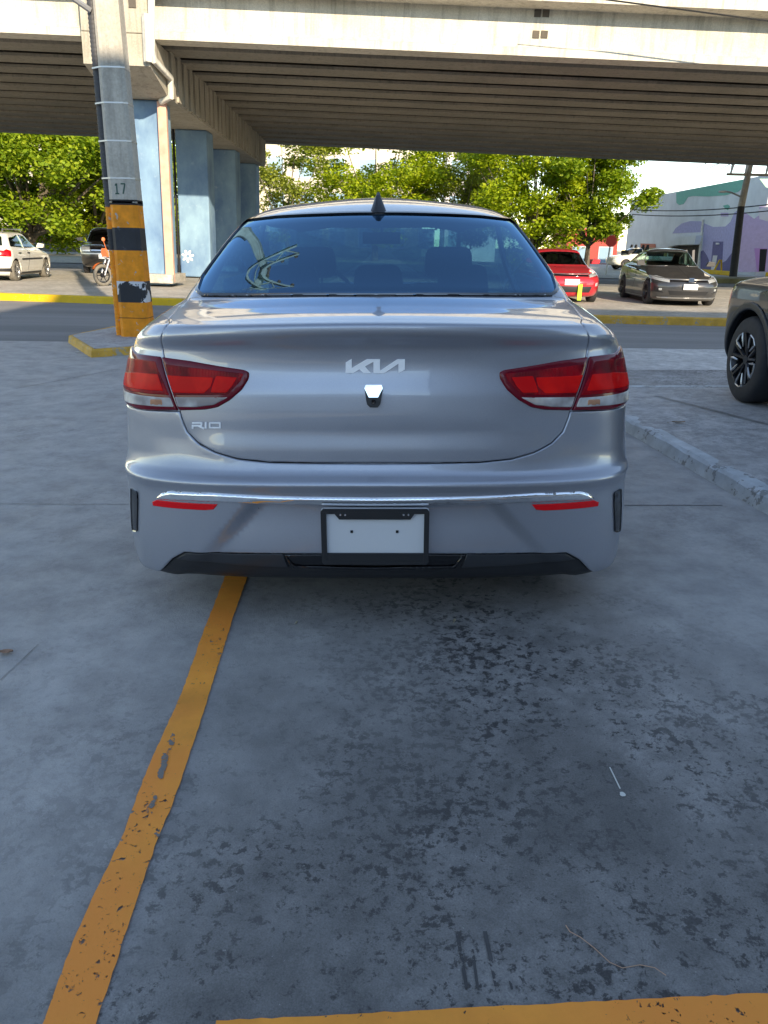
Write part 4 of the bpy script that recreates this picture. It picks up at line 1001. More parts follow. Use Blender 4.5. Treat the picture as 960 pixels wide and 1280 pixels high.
m = MB(); m.tube([up_(926, 246), up_(914, 240.5), up_(906, 239)], .045, 8); la = m.build('lamp_arm', M['strap'], up); 
h1, h2 = up_(906, 239), up_(898, 239.5); m = MB(); m.lathe([(0, .02), (.05, .1), (.3, .13), (.42, .06), (.45, .01)], (0, 0, 0), 'X', 10); lo_ = m.build('lamp_head', M['wall_white'], la, smooth_=True); lo_.location = h2; lo_.scale = (1, 1, .5)
# overhead cables
def cable(a, b, sag, lab, r=.012):
    a = Vector(a); b = Vector(b); m = MB(); m.tube([a.lerp(b, t) - Vector((0, 0, sag * 4 * t * (1 - t))) for t in [i / 16 for i in range(17)]], r, 5)
    o = m.build('overhead_cable', M['dark']); tag(o, lab, 'cable', 'overhead cables'); return o
cable(ay(700, -8, 20.0), ay(975, 28, 20.0), .0, 'black cable crossing the upper right of the overpass edge beam', .018)
for i, (a, b) in enumerate((((830, 224), (890, 196)), ((820, 232), (910, 198)), ((826, 240), (925, 196)))):
    cable(ay(a[0], a[1], 95), ay(b[0] + 40, b[1] - 18, 48), .3, ['highest of the three thin cables in the sky left of the leaning pole', 'middle one of the three thin cables in the sky left of the leaning pole', 'lowest of the three thin cables in the sky left of the leaning pole'][i], .03)
cable(ay(790, 262, 56), ay(975, 254, 44), .2, 'upper cable running across the mural wall', .03); cable(ay(790, 268, 56), ay(975, 262, 44), .2, 'lower cable running across the mural wall', .03)
# ================================================================== behind the viewer: the showroom whose shade covers the lot
bh = winbuild('showroom_building', 0, 34, -21, 15, 10.3, plain('grey_cladding', (.34, .35, .37), .6, var=.1, vs_=.4), [], 'tall grey showroom building behind the viewer, seen only in reflections')
bh.location = (3.4, -21, 0)
for k in range(6):
    for z in (2.2, 6.6):
        m = MB(); m.box((3 + k * 5.2, 15.02, z), (4.2, .08, 3.2)); fo = m.build('window', M['gloss_black'], bh); m = MB(); m.box((3 + k * 5.2, 15.08, z), (4.0, .04, 3.0)); m.build('pane', M['pane'], fo)
hb = winbuild('added_building_left', 0, 30.5, -46, 8, 9.5, M['wall_grey'], [], 'pale building added out of view behind the viewer on the left to block low sky in reflections'); hb.location = (-30, -46, 0)  # added out of view, raised to block bright low sky from car reflections
hb2 = winbuild('added_building_far', 0, 24, -60, 8, 9.0, M['wall_grey'], [], 'unseen grey building added further behind the viewer to cut bright low sky in reflections'); hb2.location = (-20, -62, 0)  # second unseen block, added to cover the horizon glow
hb3 = winbuild('added_building_right', 0, 26, -60, 8, 8.0, M['wall_grey'], [], 'unseen pale building added at the right behind the viewer to darken reflections'); hb3.location = (0.5, -46.5, 0)  # added block out of view, keeps bright horizon out of the tailgate
# ------------------------------------------------------------------ the silver sedan in front
car = empty('parked_car', label='silver grey four-door sedan seen square from behind, filling the middle of the lot', cat='car')
CX, CY = -0.023, 2.43
car.matrix_world = Matrix.Translation((CX, CY, 0.02 * CX)) @ Matrix.Rotation(-ROLL, 4, 'Y')
CMI = car.matrix_world.inverted()
LV = [ # yr, zr, W, Lr, yf, zf, Lf
 (.55, .150, .76, .26, 3.90, .150, .30),
 (.13, .155, .885, .25, 4.22, .16, .45),
 (.045, .205, .925, .30, 4.30, .22, .5),
 (.024, .28, .942, .36, 4.33, .30, .5),
 (.020, .36, .948, .38, 4.35, .38, .5),
 (.016, .46, .946, .40, 4.37, .46, .5),
 (.012, .53, .947, .42, 4.37, .52, .5),
 (-.004, .568, .947, .42, 4.37, .56, .5),
 (.038, .600, .948, .42, 4.36, .60, .5),
 (.052, .650, .945, .42, 4.34, .64, .5),
 (.052, .75, .934, .42, 4.28, .70, .55),
 (.060, .85, .930, .42, 4.20, .76, .6),
 (.080, .93, .917, .43, 4.06, .81, .6),
 (.090, 1.00, .898, .44, 3.85, .86, .6),
 (.052, 1.062, .855, .44, 3.58, .92, .6),
 (.054, 1.080, .828, .42, 3.40, .97, .55),
 (.10, 1.092, .812, .36, 3.34, .99, .5),
 (.30, 1.118, .795, .30, 3.28, 1.01, .5),
 (.50, 1.142, .778, .28, 3.22, 1.03, .5),
 (.60, 1.180, .758, .27, 3.10, 1.08, .45),
 (.85, 1.292, .712, .25, 2.88, 1.20, .40),
 (1.10, 1.400, .662, .25, 2.62, 1.36, .35),
 (1.22, 1.446, .630, .26, 2.45, 1.45, .30),
 (1.45, 1.505, .545, .28, 2.36, 1.50, .25),
 (1.70, 1.540, .39, .20, 2.25, 1.535, .15),
 (1.95, 1.555, .03, .02, 2.02, 1.555, .02)]
def disp_main(T, U, V):
    x, y, z = T[..., 0], T[..., 1], T[..., 2]
    def ss(a, b, q):
        t = np.clip((q - a) / (b - a), 0, 1); return t * t * (3 - 2 * t)
    rear_ = 1 - ss(0.6, 0.9, y)
    # plate recess: a trapezoid whose flanks lean outwards towards the bottom
    edge_ = 0.36 + (0.50 - z) * 0.9
    rec = (1 - ss(edge_, edge_ + 0.075, x)) * (1 - ss(0.488, 0.502, z))
    D = -0.034 * rec * (0.35 + 0.65 * ss(0.28, 0.49, z))
    # lower chin tucks in below the body-colour lip
    # hollow around the lamps, lower trunk face slightly sunken
    D += -0.010 * ss(0.66, 0.74, z) * (1 - ss(0.93, 1.02, z)) * (1 - ss(0.50, 0.66, x))
    D += -0.016 * ss(0.50, 0.72, x) * ss(0.575, 0.70, z) * (1 - ss(0.86, 1.02, z)) * (1 - ss(0.10, 0.22, y))
    return D * rear_
LV = [(a, b, c * (1.007 if b < 1.02 else 1.0), d, e, f, g) for a, b, c, d, e, f, g in LV]
_d = np.cumsum([0] + [math.hypot(LV[i + 1][0] - LV[i][0], LV[i + 1][1] - LV[i][1]) + 1e-4 for i in range(len(LV) - 1)]); VG = float(_d[18])
S = Body(LV, nr=lambda v: 3.3 + 1.5 * smooth(VG - .02, VG + .10, v), bowr=0.07, barrel=0.012, drop=lambda v: 0.03, NU=640, NV=760, disp=disp_main, sig=0.0045, sig2=.055, v2=(VG + .02, VG + .14, VG + .62, VG + .74))
def cpx(px, py):
    o = CMI @ Vector(tuple(EYE)); d = CMI.to_3x3() @ Vector(tuple(ray(px, py)))
    return S.hit(o, d)
def cpx(px, py, f=cpx):
    q = f(px, py); k = 0
    while q is None and k < 60: k += 1; px -= 0.5 if px > 467.5 else -0.5; q = f(px, py)
    if k > 3: print('NUDGED', k / 2, (px, py))
    return q
XC = 467.5
def P(pts, sym=True):
    "photo pixels on the right half -> surface parameters"
    r = [cpx(*p) for p in pts]
    for p, q in zip(pts, r):
        if q is None: print('MISS', p)
    return [q for q in r if q]
def vat(y, z):   # parameter v at a height on the centre line
    j = int(np.argmin((S.T[:, 0, 1] - y) ** 2 + (S.T[:, 0, 2] - z) ** 2)); return S.vg[j]
sil = lambda z: S.side(0.75, z)
# --- shut lines (right half), mirrored for the left
gap = P([(467.6, 579), (540, 579), (600, 578), (640, 574), (668, 566), (690, 554), (704, 540), (711, 522), (713, 514)])
gap2 = P([(722, 480), (733, 446), (735, 416)])
hingeR = P([(728, 398), (716, 382), (706, 373), (690, 369.9)])
gtop = P([(600, 369.9), (540, 369.9), (467.6, 369.9)])
lidR = gap + gap2 + hingeR + gtop
def sym(poly):
    "right half open chain from centre bottom to centre top -> closed symmetric polygon"
    return [(max(u, 0), v) for u, v in poly] + [(-u, v) for u, v in poly[::-1] if u > 1e-3]
lid = sym([(0, gap[0][1])] + gap[1:] + gap2 + hingeR + gtop[:-1] + [(0, gtop[-1][1])])
# lamp outlines
inner = P([(735.5, 445), (700, 450), (660, 457), (630, 461.5), (623, 465), (624, 474), (633, 488), (648, 501), (664, 510), (680, 513), (713.5, 514)])
outr = P([(713.5, 514), (735.5, 445), (752, 443), (767, 440.5)])
# the outer end of the lamp wraps round onto the flank
ut = S.side(0.60, .915)[0]; vt = S.side(0.60, .955)[1]; vb = S.side(0.5, .775)[1]; vm = S.side(.55, .86)[1]
obot = P([(740, 513.5), (762, 513)])
outer = outr + [(ut - 0.20, vt + .02), (ut - .08, vt - 0.005), (ut - 0.02, vm + .02), (ut - 0.05, vm - 0.03), (ut - 0.16, vb + 0.005)] + obot[::-1]
# bumper: under the lid gap, along the lamp foot, round to the wheel arch
vc = vb - 0.012
AX_R, AX_F, WR = 0.955, 3.535, 0.318
lipv = P([(467.6, 693), (560, 693), (640, 692.5), (708, 691.5), (724, 700), (741, 716)])
def arch(ax, r, z0=.0, n=18, sg=1):
    pts = []
    for k in range(n + 1):
        a = math.pi * (1.14 - 1.28 * k / n); y = ax + r * math.cos(a); z = max(0.180, 0.33 + r * math.sin(a) * 1.0)
        q = S.side(y, z, sg)
        if q: pts.append(q)
    return pts
aR = arch(AX_R, 0.36); aF = arch(AX_F, 0.36)
# arch polygons are open at the sill: close them below v=0
aRc = [(aR[0][0], -0.02)] + aR + [(aR[-1][0], -0.02)]; aFc = [(aF[0][0], -0.02)] + aF + [(aF[-1][0], -0.02)]
ub = aR[0][0]
iarch = [p for p in aR if p[1] < vc and p[0] < aR[len(aR)//2][0]]
bump_top = [(0, gap[0][1] - .001)] + gap[1:] + [(outer[-1][0], vc + .012)] + [(ut - 0.16, vc + 0.006), (ut, vc)]
lowv = lipv[-1][1]
bumper_poly = sym([(0, lipv[0][1])] + lipv[1:] + [(ub - 0.10, lowv - 0.01), (ub - .004, lowv - 0.03)] + [p for p in iarch if p[1] > lowv - .02] + [(iarch[-1][0], vc)] + bump_top[::-1])
fine_u = np.concatenate([-np.arange(0.009, 5.3, 0.018)[::-1], np.arange(0.009, 5.3, 0.018)])
fine_u = fine_u[(np.abs(fine_u) < 1.35)]; far = np.arange(1.37, 5.3, 0.07); GU = np.concatenate([-far[::-1], fine_u, far])
GV = np.concatenate([np.arange(0.008, VG + .05, 0.015), np.arange(VG + .07, S.V, 0.03)])
panel(S, 'trunk_lid', lid, M['silver'], car, inset=0.0018, gu=GU, gv=GV, edge=(0.005, 0.004))
panel(S, 'rear_bumper', bumper_poly, M['silver'], car, inset=0.0018, gu=GU, gv=GV, edge=(0.005, 0.004))
# window openings
glR = P([(467.6, 369.8), (600, 369.5), (660, 369.5), (690, 369), (697.5, 362), (690, 342), (675, 312), (660, 290), (650, 279), (640, 273.5), (600, 269), (540, 266.5), (467.6, 265.5)])
glp = sym(glR)
def sidewin(pts, sg=1): return rcorner([q for q in [S.side(y, z, sg) for y, z in pts] if q], 0.04)
sw1 = [(1.15, 1.11), (1.30, 1.28), (1.62, 1.40), (1.98, 1.43), (1.98, 1.06)]
sw2 = [(2.06, 1.06), (2.06, 1.43), (2.35, 1.42), (2.75, 1.28), (3.05, 1.08), (2.95, 1.03)]
ws = [q for q in [S.front(x, z) for x, z in ((-.60, 1.08), (.60, 1.08), (.50, 1.40), (.3, 1.43), (-.3, 1.43), (-.50, 1.40))] if q]
wsh = [(a - 2 * S.c, b) for a, b in ws]
wins = [sidewin(sw1), sidewin(sw2)]
wall = wins + [mir(w) for w in wins] + [ws, wsh]
# main shell: everything else, cut by lid, bumper, arches and windows
lid_h = lid; 
def clipv(pl): return pl
shell_out = [(-S.c, 0.0), (S.c, 0.0), (S.c, S.V), (-S.c, S.V)]
lowR = [(ub - .004, -.02), (0, -.02)]
cut_low = sym([(0, -.03)] + [(ub + .02, -.03)] + [p for p in iarch if p[1] < vc + .1] + [(iarch[-1][0], vc)] + bump_top[::-1])
cutters = [lid, cut_low, glp, aRc, mir(aRc), aFc, mir(aFc)] + wall
# union of touching cutters is handled by classification: outline inset keeps the shut lines open
panel(S, 'body_shell', shell_out, M['silver'], car, holes=cutters, inset=0.0, gu=GU, gv=GV, edge=(0.004, 0.003), hb=0.02, skirt=0.012)
# dark inner shell seen through the shut lines
panel(S, 'inner_shell', shell_out, M['dark'], car, holes=[glp, aRc, mir(aRc), aFc, mir(aFc)] + wall, off=-0.016, h=0.06, hb=0.03, edge=None, skirt=0)
# black diffuser below the bumper lip
ctr = P([(467.6, 708), (560, 708), (575, 705), (584, 694)])
dif = sym([(0, 0.02), (ub - .08, 0.02), (ub - .06, lowv - .02)] + lipv[::-1][0:] )
dif[len(lipv) + 2] = (0, lipv[0][1])
panel(S, 'diffuser', dif, M['black_plastic'], car, off=-0.012, h=0.03, edge=(0.004, 0.002), skirt=0)
lw = sym([(0, ctr[0][1]), ctr[1], ctr[2], ctr[3], (0, lipv[0][1] + 0.001)])
panel(S, 'plate_valance', rcorner(lw, .012), M['gloss_black'], car, off=-0.004, h=0.03, edge=(0.004, 0.004))
lips = P([(358, 696), (368, 707.5), (467.6, 709.5), (567, 707.5), (577, 696), (577, 698), (569, 711), (467.6, 713), (366, 711), (358, 698)])
panel(S, 'lower_lip', lips, M['gloss_black'], car, off=0.002, h=0.03, edge=(0.002, 0.002))
# grey sill strips either side of the valance
for sg in (1, -1):
    st = P([(584, 693.5), (707, 692.5), (720, 700), (700, 703), (640, 708), (577, 711)])
    st = st if sg > 0 else mir(st)
    panel(S, 'lower_trim', st, M['satin_grey'], car, off=-0.004, h=0.03, edge=(0.003, 0.003))
# tail lamps
def lampset(sg):
    f = (lambda p: p) if sg > 0 else mir
    rim = M['lamp_rim']
    li = panel(S, 'tail_lamp', f(rcorner(offpoly(inner, 0.0015), .008)), rim, car, off=0.003, h=0.02, hb=0.01, edge=(0.006, 0.005), dome=0.006, domew=0.02)
    lo = panel(S, 'tail_lamp', f(rcorner(offpoly(outer, 0.0015), .008)), rim, car, off=0.003, h=0.02, hb=0.01, edge=(0.006, 0.005), dome=0.006, domew=0.02)
    def sub(pts, nm, m, par, o=0.0098, raw=None):
        q = raw if raw else P(pts)
        panel(S, nm, f(rcorner(q, .006)), m, par, off=o, h=0.02, hb=0.01, edge=(0.003, 0.0015), skirt=0.004)
    sub([(729, 455), (690, 460), (640, 466), (630, 467.5), (634, 477), (650, 493.5), (718, 494)], 'red_lens', M['lamp_red'], li)
    sub([(668, 472), (727, 469), (719, 491), (680, 492), (671, 484)], 'red_reflector', M['lamp_bright'], li, .0108)
    sub([(638, 472), (665, 470), (670, 484), (672, 491), (652, 491.5), (644, 483)], 'red_reflector', M['lamp_bright'], li, .0108)
    sub([(650, 496.5), (717, 496), (713, 508.5), (690, 508.5), (668, 506)], 'clear_lens', M['lamp_clear'], li)
    v = lambda px, py: cpx(px, py)
    ue = ut - 0.10
    a, b, c, d = v(741, 452), v(724, 494), v(762, 449), v(765, 490)
    sub(None, 'red_lens', M['lamp_red'], lo, raw=[b, a, c, (ue - .02, c[1] - .01), (ue, d[1] + .015), (ue - .01, d[1])])
    a2, c2 = v(738, 468), v(764, 466)
    sub(None, 'red_reflector', M['lamp_bright'], lo, .0108, raw=[v(731, 489), a2, c2, (ue - .09, c2[1] - .015), (ue - .09, v(764, 487)[1])])
    e, g = v(723, 497), v(718.5, 508.5)
    sub(None, 'clear_lens', M['lamp_clear'], lo, raw=[g, e, (ue - .01, v(764, 492)[1]), (ue - .03, v(764, 507)[1] - .0)])
    sub(None, 'amber_lens', M['lamp_amber'], lo, .0105, raw=[v(733, 499), v(748, 498.5), v(748, 506), v(732, 506.5)])
lampset(1); lampset(-1)
# rear window
gl = panel(S, 'rear_window', glp, M['rear_glass'], car, off=-0.003, h=0.04, hb=0.02, edge=None, skirt=0)
ring_in = offpoly(dens(glp, .02), 0.016)
panel(S, 'window_seal', offpoly(dens(glp, .02), -0.006), M['gloss_black'], car, holes=[ring_in], off=0.0045, h=0.007, hb=0.008, edge=None, skirt=0.01)
for w in wall[:-1]:
    panel(S, 'window', w, M['car_glass'], car, off=-0.004, h=0.08, hb=0.03, edge=None, skirt=0)
# chrome strip
cs = P([(467.6, 622), (560, 621), (623, 619), (672, 616), (725, 614), (736, 616.5), (742, 621.5), (741.5, 624.6), (700, 626.5), (672, 628), (623, 629), (560, 631.5), (467.6, 632.3)])
k = len(cs) // 2
csym = [(max(0, u), v) for u, v in cs]; csym = csym + [(-u, v) for u, v in csym[::-1] if u > 1e-3]
panel(S, 'chrome_strip', csym, M['chrome'], car, off=0.009, h=0.05, hb=0.008, edge=(0.010, 0.008), dome=0.0)
for sg in (1, -1):
    rf = P([(664.5, 630.5), (742, 625.2), (748, 627.5), (747, 632.5), (680, 638), (670, 637)]); rf = rf if sg > 0 else mir(rf)
    panel(S, 'reflector', rf, M['reflector'], car, off=0.004, h=0.03, hb=0.006, edge=(0.002, 0.002))
    # side slot behind the bumper corner
    c0 = cpx(767, 615); c1 = cpx(766, 666)
    sl = [(c0[0], c0[1]), (c0[0] + .05, c0[1] + .004), (c0[0] + .075, c0[1] - 0.06), (c1[0] + .06, c1[1] - 0.01), (c1[0] + .01, c1[1])]
    sl = sl if sg > 0 else mir(sl)
    vnt = panel(S, 'bumper_vent', rcorner(sl, .01), M['gloss_black'], car, off=0.0015, h=0.03, hb=0.01, edge=(0.008, -0.004))
# badges
def badge(name, polys, o, th, mat, par=car):
    bm = MB()
    for pl in polys:
        uv = P(pl); uv = uv
        u = np.array([q[0] for q in uv]); v = np.array([q[1] for q in uv]); A_, Nn = S.ev(u, v)
        a = [Vector(p + n * o) for p, n in zip(A_, Nn)]; b = [Vector(p + n * (o + th)) for p, n in zip(A_, Nn)]; n = len(a)
        bm.add(a + b, [tuple(range(n)), tuple(range(n, 2 * n))[::-1]] + [(i, (i + 1) % n, n + (i + 1) % n, n + i) for i in range(n)])
    return bm.build(name, mat, par)
z7 = lambda x, y: (400 + x / 6.857, 430 + y / 6.857)
kia = [(220, 158), (272, 127), (272, 205), (392, 135), (405, 130), (515, 130), (515, 228), (655, 135), (668, 130), (727, 130), (727, 220), (672, 250), (672, 168), (560, 245), (545, 250), (458, 250), (458, 152), (385, 192), (437, 250), (373, 250), (338, 217), (290, 247), (280, 250), (220, 250)]
badge('maker_emblem', [[z7(*p) for p in kia]], 0.0, 0.004, M['satin'])
z1 = lambda x, y: (140 + x / 2.824, 230 + y / 2.824)
def seg(x0, y0, x1, y1, w=4.5):
    dx, dy = x1 - x0, y1 - y0; l = math.hypot(dx, dy); nx, ny = -dy / l * w / 2, dx / l * w / 2
    return [z1(x0 + nx, y0 + ny), z1(x1 + nx, y1 + ny), z1(x1 - nx, y1 - ny), z1(x0 - nx, y0 - ny)]
rio = [seg(284, 843, 316, 843, 5), seg(286, 850, 286, 863, 6), seg(317, 841, 317, 852, 6), seg(284, 853, 318, 853, 5), seg(306, 853, 326, 863, 6),
       seg(332, 840, 332, 863, 6), seg(345, 843, 382, 843), seg(346, 842, 346, 862), seg(346, 860, 382, 860), seg(382, 841, 382, 862)]
badge('model_badge', rio, 0.0, 0.003, M['satin'])
# camera housing: chrome cap over a black lens pod
cz = lambda x, y: (400 + x / 6.857, 430 + y / 6.857)
pod = badge('rear_camera', [[cz(385, 395), (cz(398, 480)), cz(405, 515), cz(430, 540), cz(495, 540), cz(516, 515), cz(524, 480), cz(537, 395), cz(520, 362), cz(405, 362)]], -0.002, 0.020, M['black_plastic'])
badge('chrome_cap', [[cz(383, 385), cz(420, 455), cz(498, 455), cz(539, 385), cz(528, 358), cz(395, 358)]], 0.016, 0.008, M['chrome'], pod)
lensm = MB(); q0 = cpx(467, 501); A_, Nn = S.ev(np.array([q0[0]]), np.array([q0[1]])); p0 = Vector(A_[0])
lensm.lathe([(-0.0215, 0.0001), (-0.0225, 0.006), (-0.0195, 0.0075), (-0.01, 0.0075)], tuple(p0), 'Y', 20); lensm.build('lens', M['gloss_black'], pod, smooth_=True)
# number plate with frame
yp = 0.0
def ploc(px, py, y=-0.004):
    o = CMI @ Vector(tuple(EYE)); d = CMI.to_3x3() @ Vector(tuple(ray(px, py))); t = (y - o.y) / d.y; p = o + d * t; return (p.x, p.z)
fx0, fz1 = ploc(400.5, 636.5); fx1, fz0 = ploc(535.5, 706)
frp = rcorner([(fx0, fz0), (fx1, fz0), (fx1, fz1), (fx0, fz1)], 0.012)
pb = MB(); pb.extr(frp, (0, 0.014, 0), (1, 0, 0), (0, 0, 1), (0, -0.010, 0)); plate = pb.build('number_plate', M['plate_white'], car)
fm = MB()
ix0, iz1 = ploc(407.5, 642.5); ix1, iz0 = ploc(529.5, 692)
tz = ploc(467, 649.5)[1]; ax0, ax1 = ploc(418, 645)[0], ploc(518, 645)[0]; bx0, bx1 = ploc(424, 650)[0], ploc(513, 650)[0]
Yf, dY = 0.003, -0.009
fm.extr([(fx0, fz0 + .01), (ix0, fz0 + .01), (ix0, fz1 - .01), (fx0, fz1 - .01)], (0, Yf, 0), (1, 0, 0), (0, 0, 1), (0, dY, 0))
fm.extr([(ix1, fz0 + .01), (fx1, fz0 + .01), (fx1, fz1 - .01), (ix1, fz1 - .01)], (0, Yf, 0), (1, 0, 0), (0, 0, 1), (0, dY, 0))
fm.extr([(fx0 + .008, fz0), (fx1 - .008, fz0), (fx1, fz0 + .009), (fx1, fz0 + .0099), (fx0, fz0 + .0099), (fx0, fz0 + .009)], (0, Yf, 0), (1, 0, 0), (0, 0, 1), (0, dY, 0))
fm.extr([(fx0, fz1 - .0099), (fx1, fz1 - .0099), (fx1, fz1 - .009), (fx1 - .008, fz1), (fx0 + .008, fz1), (fx0, fz1 - .009)], (0, Yf, 0), (1, 0, 0), (0, 0, 1), (0, dY, 0))
fm.extr([(ix0, fz0 + .0101), (ix1, fz0 + .0101), (ix1, iz0), (ix0, iz0)], (0, Yf, 0), (1, 0, 0), (0, 0, 1), (0, dY * .9, 0))
fm.extr([(ix0, iz1), (ax0, iz1), (bx0, tz), (bx1, tz), (ax1, iz1), (ix1, iz1), (ix1, fz1 - .0101), (ix0, fz1 - .0101)], (0, Yf, 0), (1, 0, 0), (0, 0, 1), (0, dY * .9, 0))
fm.build('plate_frame', M['black_plastic'], plate, bevel=0.002)
for px in (439.5, 496.5):
    hm = MB(); x, z = ploc(px, 665.5); hm.box((x, 0.0035, z), (0.009, 0.003, 0.009)); hm.build('plate_hole', M['dark'], plate)
for px in (425.5, 431.5, 504.5, 510.5):
    sm = MB(); x, z = ploc(px, 643.2); sm.lathe([(-0.008, 0.0001), (-0.0085, 0.0035), (-0.004, 0.0045)], (x, 0.0, z), 'Y', 10); sm.build('plate_screw', M['chrome'], plate, smooth_=True)
# shark-fin antenna on the roof
fb = S.hit(*[(CMI @ Vector(tuple(EYE))), (CMI.to_3x3() @ Vector(tuple(ray(469, 269))))])
fy = 1.24; fz = float(S.ev(np.array([0.]), np.array([vat(1.24, 1.45)]))[0][0][2])
an = MB(); secs = []
for (dy, w, h_) in ((0, .058, .0), (.012, .058, .014), (.035, .044, .070), (.055, .032, .080), (.10, .030, .055), (.16, .020, .020), (.20, .008, .0)):
    secs.append((dy, w, h_))
vs_ = []
for dy, w, h_ in secs:
    zz = fz - 0.012 + dy * 0.14
    tw = max(.004, w * .22)
    for (x, z) in ((-w, 0), (-w * .92, .006), (-tw, h_ + .012), (0, h_ + .016), (tw, h_ + .012), (w * .92, .006), (w, 0)): vs_.append((x, fy + dy, zz + z))
fs_ = [tuple(range(7))[::-1], tuple(range((len(secs) - 1) * 7, len(secs) * 7))]
for i in range(len(secs) - 1):
    for k in range(6): fs_.append((i * 7 + k, i * 7 + k + 1, (i + 1) * 7 + k + 1, (i + 1) * 7 + k))
an.add(vs_, fs_); an.build('shark_fin_antenna', M['gloss_black'], car, smooth_=True, ang=R(35))
# wheels, underbody, interior
for (y, sg) in ((AX_R, 1), (AX_R, -1), (AX_F, 1), (AX_F, -1)):
    make_wheel(car, (sg * 0.745, y, 0.315), 0.315, 0.19, sg, M['tyre'], M['alloy'])
ubm = MB(); ubm.box((0, 2.2, .24), (1.1, 3.9, .12)); ubm.box((0, .70, .27), (1.2, .9, .16)); ubm.tube([(-.35, .25, .2), (-.35, 1.2, .22)], .03)
ubm.build('underbody', M['dark'], car)
for (y, sg) in ((AX_R, 1), (AX_R, -1), (AX_F, 1), (AX_F, -1)):
    w = MB(); n = 16; pr = []
    for k in range(n + 1):
        a = math.pi * k / n; pr.append((y + .385 * math.cos(a), .31 + .385 * math.sin(a)))
    vv = [(sg * .83, p[0], p[1]) for p in pr] + [(sg * .55, p[0], p[1]) for p in pr]
    w.add(vv, [(i, i + 1, n + 2 + i, n + 1 + i) for i in range(n)]); w.build('wheel_arch_liner', M['dark'], car)
im = MB(); im.box((0, 2.0, .55), (1.45, 3.0, .5)); im.box((0, .80, .95), (1.34, .78, .22)); im.box((0, 3.0, .88), (1.4, .35, .22))
im.build('cabin_floor', M['interior'], car)
def seatm(x, y, w, nm='seat'):
    s_ = MB(); s_.extr(rcorner([(-w / 2, .55), (w / 2, .55), (w / 2 * .86, 1.12), (-w / 2 * .86, 1.12)], .06), (x, y, 0), (1, 0, 0), (0, -.18, 1), (0, .12, 0))
    o = s_.build(nm, M['seat'], car, bevel=.02)
    h_ = MB(); h_.extr(rcorner([(-.13, 1.15), (.13, 1.15), (.12, 1.31), (-.12, 1.31)], .05), (x, y, 0), (1, 0, 0), (0, -.18, 1), (0, .10, 0)); h_.tube([(x - .05, y - .18, 1.1), (x - .05, y - .18, 1.18)], .006); h_.tube([(x + .05, y - .18, 1.1), (x + .05, y - .18, 1.18)], .006)
    h_.build('headrest', M['seat'], o, bevel=.015)
seatm(-.37, 2.15, .5); seatm(.37, 2.15, .5)
rs_ = MB(); rs_.extr(rcorner([(-.63, .55), (.63, .55), (.60, 1.10), (-.60, 1.10)], .06), (0, 1.38, 0), (1, 0, 0), (0, -.2, 1), (0, .14, 0)); rso = rs_.build('rear_seat', M['seat'], car, bevel=.02)
for x in (-.38, 0, .38):
    h_ = MB(); h_.extr(rcorner([(-.12, 1.09), (.12, 1.09), (.10, 1.235), (-.10, 1.235)], .04), (x, 1.38, 0), (1, 0, 0), (0, -.2, 1), (0, .10, 0)); h_.build('headrest', M['seat'], rso, bevel=.015)
mm = MB(); mm.box((0, 2.75, 1.36), (.24, .03, .07)); mm.tube([(0, 2.76, 1.38), (0, 2.8, 1.44)], .01); mm.build('interior_mirror', M['gloss_black'], car)
stw = MB(); stw.tube([(-.37 + .18 * math.cos(a), 2.75 - .06 * math.sin(a), 1.0 + .17 * math.sin(a)) for a in [2 * math.pi * k / 20 for k in range(21)]], .014, 8, cap=False); stw.box((-.37, 2.76, 1.0), (.3, .03, .05)); stw.build('steering_wheel', M['interior'], car)
for sg in (1, -1):
    d = MB(); d.extr(rcorner([(0, 0), (.22, .0), (.24, .10), (.05, .15)], .03), (sg * .84, 2.95, 1.0), (sg, 0, 0), (0, 0, 1), (0, .07, 0)); d.build('door_mirror', M['silver'], car, bevel=.012)
# front lamps and grille, out of sight but part of the car
for sg in (1, -1):
    q = [S.front(x * sg, z) for x, z in ((.45, .66), (.78, .72), (.80, .80), (.50, .76))]
    if all(q):
        uv = [(a, b) for a, b in q]; panel(S, 'headlight', uv, M['headlamp'], car, off=.004, h=.05, edge=(.004, .004))
for nm_, pts_ in (('grille', [(-.42, .60), (.42, .60), (.46, .70), (0, .68), (-.46, .70)]), ('lower_grille', [(-.55, .28), (.55, .28), (.60, .42), (0, .44), (-.60, .42)])):
    q = [q_ for q_ in [S.front(x, z) for x, z in pts_] if q_]; panel(S, nm_, q, M['gloss_black'], car, off=.003, h=.06, hb=.03, edge=(.005, .004))
for sg in (1, -1):
    for y0, y1 in ((2.02, 2.02), (3.02, 2.98), (1.18, 1.05)):
        q = [q_ for q_ in [S.side(y, z, sg) for y, z in ((y0, .30), (y0 + .008, .30), (y1 + .008, .98), (y1, .98))] if q_]
        if len(q) == 4: panel(S, 'shut_line', q, M['dark'], car, off=.001, h=.1, hb=.03, edge=None, skirt=0)
    for y in (1.35, 2.2):
        m = MB(); A_, _ = S.ev(*[np.array([t]) for t in S.side(y, .90, sg)]); p = A_[0]; m.box((p[0] + sg * .012, y, .90), (.03, .18, .03)); m.build('door_handle', M['silver'], car, bevel=.008)
